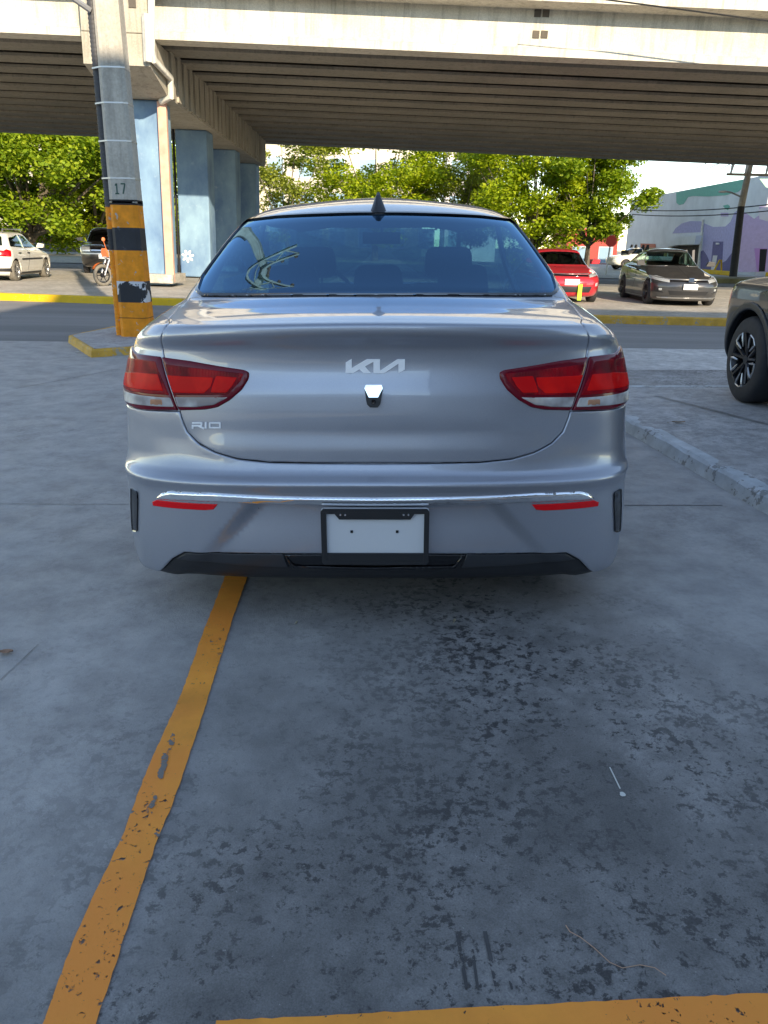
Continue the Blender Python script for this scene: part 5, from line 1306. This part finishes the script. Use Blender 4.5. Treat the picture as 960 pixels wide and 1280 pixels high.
# ================================================================== the other vehicles
def scaled(levels, sy, sw, sz): return [(a * sy, b * sz, c * sw, d * sy, e * sy, f * sz, g * sy) for a, b, c, d, e, f, g in levels]
SEDAN = scaled([l for l in LV], 4.63 / 4.37, .86 / .951, 1.43 / 1.555)
HATCH = [(.45, .17, .68, .28, 3.62, .17, .30), (.12, .18, .76, .3, 3.85, .19, .45), (.02, .28, .82, .36, 3.95, .30, .5), (.0, .45, .85, .38, 3.98, .46, .5), (.0, .58, .855, .38, 3.98, .56, .5),
 (.05, .66, .86, .36, 3.95, .64, .5), (.07, .80, .86, .35, 3.86, .74, .55), (.10, .92, .84, .34, 3.66, .83, .6), (.14, .98, .81, .32, 3.30, .93, .6), (.20, 1.06, .77, .3, 2.95, .99, .5), (.30, 1.20, .72, .28, 2.72, 1.10, .42),
 (.42, 1.33, .66, .27, 2.45, 1.27, .38), (.50, 1.39, .62, .26, 2.25, 1.385, .32), (.70, 1.435, .53, .26, 2.1, 1.43, .25), (1.0, 1.46, .36, .2, 1.9, 1.455, .15), (1.4, 1.468, .03, .02, 1.5, 1.467, .02)]
SUVL = scaled([(.40, .22, .74, .22, 4.0, .22, .22), (.08, .26, .84, .25, 4.3, .26, .35), (.0, .40, .90, .28, 4.42, .40, .38), (.0, .62, .92, .28, 4.46, .62, .38), (.04, .80, .925, .28, 4.45, .80, .38),
 (.06, .95, .92, .26, 4.40, .93, .36), (.10, 1.04, .89, .24, 4.25, .99, .36), (.13, 1.10, .86, .22, 3.5, 1.06, .4), (.16, 1.16, .82, .2, 3.15, 1.12, .35), (.25, 1.40, .75, .2, 2.8, 1.36, .3), (.34, 1.56, .69, .2, 2.5, 1.53, .28),
 (.45, 1.62, .63, .2, 2.3, 1.60, .25), (.7, 1.66, .5, .2, 2.1, 1.65, .2), (1.2, 1.68, .03, .02, 1.5, 1.68, .02)], 1, 1, 1)
PICK = [(.25, .40, .78, .1, 4.7, .30, .3), (.02, .45, .86, .1, 4.95, .40, .35), (.0, .60, .89, .08, 5.0, .60, .35), (.0, .80, .90, .08, 5.0, .78, .38), (.03, .96, .88, .08, 4.9, .92, .38), (.3, 1.0, .85, .08, 4.6, .99, .35),
 (2.35, 1.03, .80, .08, 3.9, 1.05, .3), (2.42, 1.15, .77, .12, 3.75, 1.12, .3), (2.55, 1.50, .68, .15, 3.35, 1.48, .25), (2.65, 1.58, .60, .15, 3.2, 1.57, .2), (2.8, 1.62, .3, .1, 3.05, 1.62, .1), (2.9, 1.63, .03, .02, 2.95, 1.63, .02)]
def gen_car(name, label, cat, levels, paint_, axles, wr, track, sides, rear=None, ws=None, fronts=(), rears=(), glassm=None, tyre=None, rimm=None, group=None, lines=(), handles=(), mirror=None, nu=200, h=.09, archr=None, bowr=.07, bowf=.12, skirtm=None, spokes=5, wheelw=.2, cladding=False, drop=.02):
    root = empty(name, label=label, cat=cat, group=group)
    B = Body(levels, NU=nu, NV=nu, sig=.012, drop=lambda v: drop, bowr=bowr, bowf=bowf, barrel=.015)
    glassm = glassm or M['car_glass']; ar = archr or wr + .05
    def arc(ax, r, sg):
        pts = []
        for k in range(15):
            a = math.pi * (1.16 - 1.32 * k / 14); q = B.side(ax + r * math.cos(a), max(levels[0][1] + .012, wr + r * math.sin(a)), sg)
            if q: pts.append(q)
        return [(pts[0][0], -.03)] + pts + [(pts[-1][0], -.03)]
    holes = []; panes = []
    for sg in (1, -1):
        for ax in axles: holes.append(arc(ax, ar, sg))
        for w in sides:
            q = [B.side(y, z, sg) for y, z in w]; q = [p for p in q if p]
            if len(q) > 2: q = rcorner(q, .03); holes.append(q); panes.append(q)
    if rear: q = rcorner([p for p in [B.rear(x, z) for x, z in rear] if p], .03); holes.append(q); panes.append(q)
    if ws:
        q = rcorner([p for p in [B.front(x, z) for x, z in ws] if p], .03); holes += [q, [(a - 2 * B.c, b) for a, b in q]]; panes.append(q)
    dom = [(-B.c, 0), (B.c, 0), (B.c, B.V), (-B.c, B.V)]
    panel(B, 'body', dom, paint_, root, holes=holes, h=h, hb=.04, edge=(.008, .005), skirt=.03)
    for q in panes: panel(B, 'window', q, glassm, root, off=-.006, h=.12, hb=.05, edge=None, skirt=0)
    def feats(lst, view):
        for nm, pts, mt, off, sgs in lst:
            for sg in sgs:
                if view == 'side': q = [B.side(y, z, sg) for y, z in pts]
                else: q = [getattr(B, view)(sg * x, z) for x, z in pts]
                q = [p for p in q if p]
                if len(q) > 2: panel(B, nm, q, mt, root, off=off, h=.08, hb=.04, edge=(.006, .004), skirt=.02)
    feats(fronts, 'front'); feats(rears, 'rear'); feats(lines, 'side')
    for ax in axles:
        for sg in (1, -1):
            make_wheel(root, (sg * track, ax, wr), wr, wheelw, sg, tyre or M['tyre'], rimm or M['alloy'], spokes=spokes)
            m = MB(); nn = 12; p = [(ax + (ar + .02) * math.cos(math.pi * k / nn), wr + (ar + .02) * math.sin(math.pi * k / nn)) for k in range(nn + 1)]
            m.add([(sg * (track + .07), a, b) for a, b in p] + [(sg * (track - .22), a, b) for a, b in p], [(i, i + 1, nn + 2 + i, nn + 1 + i) for i in range(nn)]); m.build('wheel_arch_liner', M['dark'], root)
            if cladding:
                pts = []
                for r in (ar - .004, ar + .055):
                    row = []
                    for k in range(17):
                        a = math.pi * (1.10 - 1.20 * k / 16); q = B.side(ax + r * math.cos(a), max(levels[0][1] + .015, wr + r * math.sin(a)), sg)
                        row.append(q)
                    pts.append([q for q in row if q])
                panel(B, 'arch_cladding', pts[0] + pts[1][::-1], M['black_plastic'], root, off=.014, h=.06, hb=.03, edge=(.012, .008), skirt=.03)
    yl = levels[3][4]; m = MB(); m.box((0, yl * .5, levels[0][1] + .1), (1.2, yl * .85, .16)); m.build('underbody', M['dark'], root)
    zb = levels[8][1]; m = MB(); m.box((0, yl * .47, zb - .35), (1.3, yl * .55, .45)); m.build('cabin_floor', M['interior'], root)
    ym = (levels[-1][0] + levels[-1][4]) / 2
    for sx__ in (-.36, .36):
        for yy in (ym - .55, ym + .35):
            m = MB(); m.extr(rcorner([(-.24, zb - .3), (.24, zb - .3), (.20, zb + .12), (.10, zb + .14), (.10, zb + .28), (-.10, zb + .28), (-.10, zb + .14), (-.20, zb + .12)], .03), (sx__, yy, 0), (1, 0, 0), (0, -.15, 1), (0, .1, 0)); m.build('seat', M['seat'], root)
    for y, z in handles:
        for sg in (1, -1):
            q = B.side(y, z, sg)
            if q: A_, _ = B.ev(np.array([q[0]]), np.array([q[1]])); p = A_[0]; m = MB(); m.box((p[0] + sg * .015, y, z), (.03, .16, .03)); m.build('door_handle', paint_ if cladding else M['black_plastic'], root, bevel=.006)
    if mirror:
        for sg in (1, -1):
            m = MB(); m.extr(rcorner([(-.04, 0), (.19, .0), (.21, .11), (.03, .14)], .03), (sg * mirror[0], mirror[1], mirror[2]), (sg, 0, 0), (0, 0, 1), (0, .09, 0)); m.build('door_mirror', paint_, root, bevel=.02)
    return root, B
def place(o, p, rz):
    o.location = (p[0], p[1], G(p[0], p[1]) + (p[2] if len(p) > 2 else 0)); o.rotation_euler = (0, 0, rz)
def fbox(root, name, y, x0, x1, z0, z1, mat, t=.02, ref=None):
    m = MB(); m.box(((x0 + x1) / 2, y, (z0 + z1) / 2), (x1 - x0, t, z1 - z0)); return m.build(name, mat, root, bevel=.004)
# dark grey four-door, front towards us, turned to its left
M['grey_paint'] = paint('dark_grey_paint', (0.055, 0.056, 0.060), .5, .35, dust=.06)
sf = 4.63 / 4.37
civ, B = gen_car('parked_car', 'dark grey sedan facing the viewer, parked in the sun on the right beyond the road', 'car', SEDAN, M['grey_paint'], (1.02, 3.72), .325, .78,
    [[(1.15, 1.04), (1.40, 1.20), (1.80, 1.31), (2.15, 1.34), (2.15, .99)], [(2.2, .99), (2.2, 1.34), (2.5, 1.33), (2.95, 1.19), (3.25, 1.00)]],
    rear=[(-.55, 1.1), (.55, 1.1), (.45, 1.33), (-.45, 1.33)], ws=[(-.62, 1.0), (.62, 1.0), (.50, 1.32), (.2, 1.36), (-.2, 1.36), (-.50, 1.32)],
    fronts=[('headlight', [(.50, .60), (.84, .68), (.84, .76), (.70, .75), (.48, .68)], M['headlamp'], .006, (1, -1)),
            ('grille', [(.0, .60), (.48, .615), (.47, .665), (0, .66), (-.47, .665), (-.48, .615)], M['gloss_black'], .004, (1,)),
            ('chrome_bar', [(.0, .665), (.52, .67), (.80, .735), (.80, .752), (.52, .70), (0, .69), (-.52, .70), (-.80, .752), (-.80, .735), (-.52, .67)], M['alloy'], .008, (1,)),
            ('lower_grille', [(.0, .29), (.46, .29), (.52, .40), (0, .40), (-.52, .40), (-.46, .29)], M['black_plastic'], .004, (1,)),
            ('fog_lamp_recess', [(.60, .34), (.80, .36), (.82, .50), (.72, .48)], M['black_plastic'], .004, (1, -1)),
            ('fog_lamp', [(.66, .40), (.71, .40), (.72, .45), (.66, .45)], M['headlamp'], .02, (1, -1)),
            ('chin', [(.0, .19), (.70, .20), (.74, .235), (0, .225), (-.74, .235), (-.70, .20)], M['alloy'], .01, (1,))],
    lines=[('shut_line', [(y0, z0) for y0, z0 in ((2.17, .35), (2.18, .35), (2.185, .98), (2.175, .98))], M['dark'], .003, (1, -1)),
           ('shut_line', [(3.28, .35), (3.29, .35), (3.30, .95), (3.29, .95)], M['dark'], .003, (1, -1)), ('shut_line', [(1.45, .55), (1.46, .55), (1.22, 1.0), (1.21, 1.0)], M['dark'], .003, (1, -1)),
           ('chrome_bar', [(1.12, 1.015), (3.27, .975), (3.27, .99), (1.12, 1.03)], M['alloy'], .006, (1, -1))],
    handles=[(2.35, .86), (1.5, .88)], mirror=(.84, 3.08, .98), rimm=M['dark_alloy'])
fbox(civ, 'number_plate', 4.66, -.18, .18, .43, .57, M['plate_white']); fbox(civ, 'emblem', 4.655, -.07, .07, .62, .72, M['chrome'])
pt = gp(834, 383); place(civ, (6.9 + .35, 20.9 + 4.1), math.pi - R(20))
# position by the nearer front wheel
def put(o, local, px, py, rz, off=0.0):
    x, y = gp(px, py, off); c_, s_ = math.cos(rz), math.sin(rz); lx, ly = local
    ox, oy = x - (c_ * lx - s_ * ly), y - (s_ * lx + c_ * ly); o.location = (ox, oy, G(x, y) + off); o.rotation_euler = (0, 0, rz); return ox, oy
put(civ, (.85, 3.72), 806, 380, math.pi - R(3))
# red hatchback
M['red_paint'] = paint('red_paint', (0.55, 0.015, 0.03), .25, .3, dust=.1)
hs = scaled(HATCH, 1.02, .97, .93)
red, B = gen_car('parked_car', 'red hatchback facing the viewer beyond the road, half hidden by the silver car', 'car', hs, M['red_paint'], (.62, 3.2), .31, .74,
    [[(.55, .97), (.62, 1.19), (1.6, 1.28), (1.6, .92)], [(1.66, .92), (1.66, 1.28), (2.2, 1.22), (2.75, .95)]], rear=[(-.55, .97), (.55, .97), (.48, 1.22), (-.48, 1.22)],
    ws=[(-.65, .96), (.65, .96), (.55, 1.25), (.2, 1.29), (-.2, 1.29), (-.55, 1.25)], glassm=M['privacy_glass'],
    fronts=[('headlight', [(.50, .66), (.80, .74), (.82, .84), (.64, .80), (.48, .72)], M['headlamp'], .006, (1, -1)),
            ('grille', [(.0, .675), (.46, .69), (.48, .735), (0, .715), (-.48, .735), (-.46, .69)], M['gloss_black'], .004, (1,)),
            ('chrome_bar', [(.0, .72), (.50, .742), (.50, .757), (0, .735), (-.50, .757), (-.50, .742)], M['alloy'], .008, (1,)),
            ('lower_grille', [(.0, .27), (.50, .29), (.56, .44), (0, .46), (-.56, .44), (-.50, .29)], M['black_plastic'], .004, (1,)),
            ('fog_lamp', [(.66, .44), (.74, .45), (.74, .54), (.67, .52)], M['headlamp'], .006, (1, -1))],
    mirror=(.80, 2.7, .98), skirtm=None)
fbox(red, 'number_plate', 4.06, -.2, .18, .47, .62, M['plate_white']); m = MB(); m.box((-.10 - .12, 4.08, .30), (.10, .04, .40), ry=0); m.build('tow_strap', plain('fluorescent_strap', (.55, .75, .05), .7), red)
put(red, (-.80, 3.25), 741, 378, math.pi - R(0)); 
# white hatchback seen from behind
M['white_paint'] = paint('off_white_paint', (0.70, 0.68, 0.62), 0.0, .35, dust=.25)
wh, B = gen_car('parked_car', 'dusty white hatchback with roof bars seen from behind at the left edge', 'car', scaled(HATCH, 1.0, .97, .96), M['white_paint'], (.60, 3.10), .30, .72,
    [[(.50, .98), (.66, 1.22), (1.45, 1.315), (1.45, .94)], [(1.50, .94), (1.50, 1.315), (2.05, 1.27), (2.68, .98), (2.6, .95)]], rear=[(-.60, 1.0), (.60, 1.0), (.52, 1.27), (-.52, 1.27)],
    ws=[(-.62, 1.0), (.62, 1.0), (.52, 1.27), (.2, 1.32), (-.2, 1.32), (-.52, 1.27)],
    fronts=[('headlight', [(.50, .62), (.78, .66), (.78, .76), (.50, .74)], M['headlamp'], .006, (1, -1)), ('grille', [(.0, .62), (.42, .62), (.42, .70), (0, .70), (-.42, .70), (-.42, .62)], M['gloss_black'], .004, (1,))],
    rears=[('tail_light', [(.62, .70), (.80, .70), (.79, .86), (.70, .90), (.64, .86)], M['reflector'], .012, (1, -1)), ('bumper_strip', [(.0, .28), (.78, .28), (.78, .38), (0, .38), (-.78, .38), (-.78, .28)], M['black_plastic'], .006, (1,))],
    lines=[('rubbing_strip', [(1.05, .60), (2.75, .60), (2.75, .645), (1.05, .645)], M['black_plastic'], .012, (1, -1)), ('sill_strip', [(1.0, .19), (2.7, .19), (2.7, .25), (1.0, .25)], M['black_plastic'], .006, (1, -1)),
           ('shut_line', [(1.47, .30), (1.48, .30), (1.485, .93), (1.475, .93)], M['dark'], .004, (1, -1)), ('shut_line', [(2.70, .30), (2.71, .30), (2.72, .90), (2.71, .90)], M['dark'], .004, (1, -1)),
           ('tail_light', [(.12, .70), (.28, .70), (.24, .86), (.14, .88)], M['reflector'], .012, (1, -1))],
    handles=[(1.62, .80), (.92, .80)], mirror=(.78, 2.55, .94), tyre=M['tyre_dusty'])
for sx__ in (-.52, .52):
    m = MB(); m.tube([(sx__, .62, 1.39), (sx__, .66, 1.46), (sx__, 2.0, 1.46), (sx__, 2.05, 1.39)], .018, 8); m.build('roof_bar', M['alloy'], wh, smooth_=True)
put(wh, (.83, .60), 24, 351.5, R(4))
# black truck, front towards us
M['black_paint'] = paint('black_paint', (0.012, 0.012, 0.014), .2, .3, dust=.12)
pk, B = gen_car('pickup_truck', 'old black truck with chrome bumper facing the viewer in the shade behind the striped pole', 'truck', scaled(SUVL, 1.02, .95, 1.0), M['black_paint'], (.85, 3.55), .36, .76,
    [[(.4, 1.13), (.5, 1.5), (1.5, 1.56), (1.5, 1.12)], [(1.56, 1.12), (1.56, 1.56), (2.4, 1.5), (2.95, 1.15)]], ws=[(-.68, 1.16), (.68, 1.16), (.58, 1.50), (.2, 1.56), (-.2, 1.56), (-.58, 1.50)], glassm=M['privacy_glass'],
    fronts=[('headlight', [(.50, .80), (.80, .80), (.80, .96), (.50, .96)], M['headlamp'], .008, (1, -1)), ('grille', [(.0, .74), (.46, .74), (.46, .94), (0, .94), (-.46, .94), (-.46, .74)], M['gloss_black'], .004, (1,)),
            ('chrome_bar', [(.0, .83), (.46, .83), (.46, .87), (0, .87), (-.46, .87), (-.46, .83)], M['chrome'], .012, (1,)), ('chrome_bar', [(.0, .70), (.80, .70), (.80, .74), (0, .74), (-.80, .74), (-.80, .70)], M['alloy'], .012, (1,))],
    mirror=(.88, 2.95, 1.15))
fbox(pk, 'number_plate', 4.62, -.2, .2, .55, .70, M['plate_white'])
put(pk, (.86, 3.55), 106, 341.5, math.pi + R(14))
# far white pickup
fp_, B = gen_car('pickup_truck', 'small white pickup far away between the stop sign and the dark grey car', 'truck', PICK, M['white_paint'], (.9, 3.95), .36, .76, [[(2.65, 1.12), (2.75, 1.5), (3.2, 1.5), (3.55, 1.12)]], ws=[(-.62, 1.15), (.62, 1.15), (.55, 1.48), (-.55, 1.48)], glassm=M['privacy_glass'],
    fronts=[('headlight', [(.55, .68), (.80, .68), (.80, .84), (.55, .84)], M['headlamp'], .008, (1, -1))], nu=120, h=.14)
put(fp_, (.86, 3.95), 769, 336.5, math.pi + R(62) if False else R(98))
# grey-blue SUV cut by the right edge of the picture: its front left wheel is the nearest
M['suv_paint'] = paint('blue_grey_paint', (0.016, 0.024, 0.038), .1, .3)
SV = scaled(SUVL, .98, 1.0, .97)
suv, B = gen_car('parked_car', 'blue-grey SUV with black wheel-arch cladding cut off by the right edge', 'car', SV, M['suv_paint'], (.80, 3.45), .345, .80,
    [[(.4, 1.13), (.5, 1.42), (1.45, 1.50), (1.45, 1.10)], [(1.50, 1.10), (1.50, 1.50), (2.4, 1.42), (2.9, 1.12)]], rear=[(-.66, 1.15), (.66, 1.15), (.58, 1.45), (-.58, 1.45)], ws=[(-.68, 1.12), (.68, 1.12), (.58, 1.45), (-.58, 1.45)],
    fronts=[('headlight', [(.55, .76), (.84, .78), (.84, .88), (.55, .86)], M['headlamp'], .006, (1, -1))], mirror=(.88, 2.85, 1.08), archr=.40, rimm=M['dark_alloy'], cladding=True, nu=300, h=.05, bowf=.20, wheelw=.235, spokes=5)
ox, oy = put(suv, (-.91, 3.45), 921, 502, 0.0, .09)
# bright-edged spokes on the near wheel
wc = (-.80, 3.45, .345); rr = .345 * .64
for k in range(5):
    a = 2 * math.pi * k / 5 + math.pi / 2 + .63; P_ = lambda r_, t_, d_=-.118: (wc[0] + d_, wc[1] + rr * r_ * math.cos(t_), wc[2] + rr * r_ * math.sin(t_))
    m = MB(); m.tube([P_(.50, a - .16, -.112), P_(.80, a - .26), P_(.97, a - .27), P_(1.0, a), P_(.97, a + .27), P_(.80, a + .26), P_(.50, a + .16, -.112)], [.006, .012, .009, .007, .009, .012, .006], 6)
    m.build('polished_spoke_trim', M['alloy'], suv, smooth_=True)
# motorcycle half hidden by the striped pole
mc = empty('motorcycle', label='small orange and black motorcycle half hidden behind the striped pole', cat='motorcycle')
def whl(y, r, nm='wheel'):
    m = MB(); pr = [(.05 * math.cos(2 * math.pi * k / 10), r - .05 + .05 * math.sin(2 * math.pi * k / 10)) for k in range(10)]; m.lathe(pr, (0, y, r), 'X', 28, close=True); t = m.build(nm, M['tyre_dusty'], mc, smooth_=True)
    q = MB(); q.lathe([(-.02, r - .11), (.02, r - .11), (.02, r - .09), (-.02, r - .09)], (0, y, r), 'X', 24, close=True); q.lathe([(-.05, .001), (-.05, .06), (.05, .06), (.05, .001)], (0, y, r), 'X', 12)
    for k in range(6): a = math.pi * k / 3; q.tube([(0, y, r), (0, y + (r - .1) * math.cos(a), r + (r - .1) * math.sin(a))], .012, 5)
    q.build('rim', M['dark_alloy'], t)
whl(0, .30); whl(1.30, .30)
M['orange'] = paint('orange_paint', (.75, .16, .04), .1, .3)
for s_ in (-1, 1): m = MB(); m.tube([(s_ * .09, 1.30, .30), (s_ * .09, 1.02, .92)], .025, 8); m.build('fork', M['alloy'], mc, smooth_=True)
m = MB(); m.tube([(-.34, .92, 1.02), (-.2, .98, .98), (.2, .98, .98), (.34, .92, 1.02)], .016, 8); m.build('handlebar', M['dark'], mc, smooth_=True)
for s_ in (-1, 1): m = MB(); m.tube([(s_ * .26, .95, 1.0), (s_ * .33, .97, 1.2)], .008, 5); m.lathe([(-.02, .01), (-.015, .06), (.02, .055), (.02, .001)], (s_ * .33, .97, 1.25), 'Y', 12); m.build('mirror', M['orange'] if s_ > 0 else M['dark'], mc, smooth_=True)
m = MB(); m.extr(rcorner([(.45, .70), (.95, .78), (.92, .92), (.60, .95), (.42, .82)], .05), (-.12, 0, 0), (0, 1, 0), (0, 0, 1), (.24, 0, 0)); m.build('fuel_tank', M['orange'], mc, bevel=.03)
m = MB(); m.lathe([(-.1, .03), (-.02, .11), (.05, .12), (.07, .11), (.07, .001)], (0, 1.12, .86), 'Y', 20); m.build('headlight', M['headlamp'], mc, smooth_=True)
m = MB(); m.extr(rcorner([(-.14, .78), (.14, .78), (.16, .92), (.09, 1.02), (-.09, 1.02), (-.16, .92)], .04), (0, 1.06, 0), (1, 0, 0), (0, .1, 1), (0, .05, 0)); m.build('front_cowl', M['orange'], mc, bevel=.01)
m = MB(); m.extr(rcorner([(-.20, .76), (.48, .74), (.46, .82), (-.25, .88)], .03), (-.12, 0, 0), (0, 1, 0), (0, 0, 1), (.24, 0, 0)); m.build('seat', M['seat'], mc, bevel=.02)
m = MB(); m.box((0, .60, .42), (.26, .38, .34)); m.tube([(.14, .7, .3), (.16, .2, .26), (.17, -.25, .36)], .035, 8); m.tube([(0, 1.0, .9), (0, .85, .35), (0, .35, .30), (0, .35, .72)], .025, 6); m.tube([(0, 0, .3), (0, .4, .35)], .03, 6); m.build('engine_and_frame', M['dark_alloy'], mc)
fm2 = MB(); ar_ = [(1.30 + .34 * math.cos(a), .30 + .34 * math.sin(a)) for a in [R(30 + 15 * k) for k in range(9)]]; fm2.add([(s_ * .06, y, z) for y, z in ar_ for s_ in (-1, 1)], [(i * 2, i * 2 + 1, i * 2 + 3, i * 2 + 2) for i in range(8)]); fm2.build('mudguard', M['orange'], mc)
put(mc, (0, 1.30), 130, 358, math.pi + R(-18) if False else math.pi - R(38))
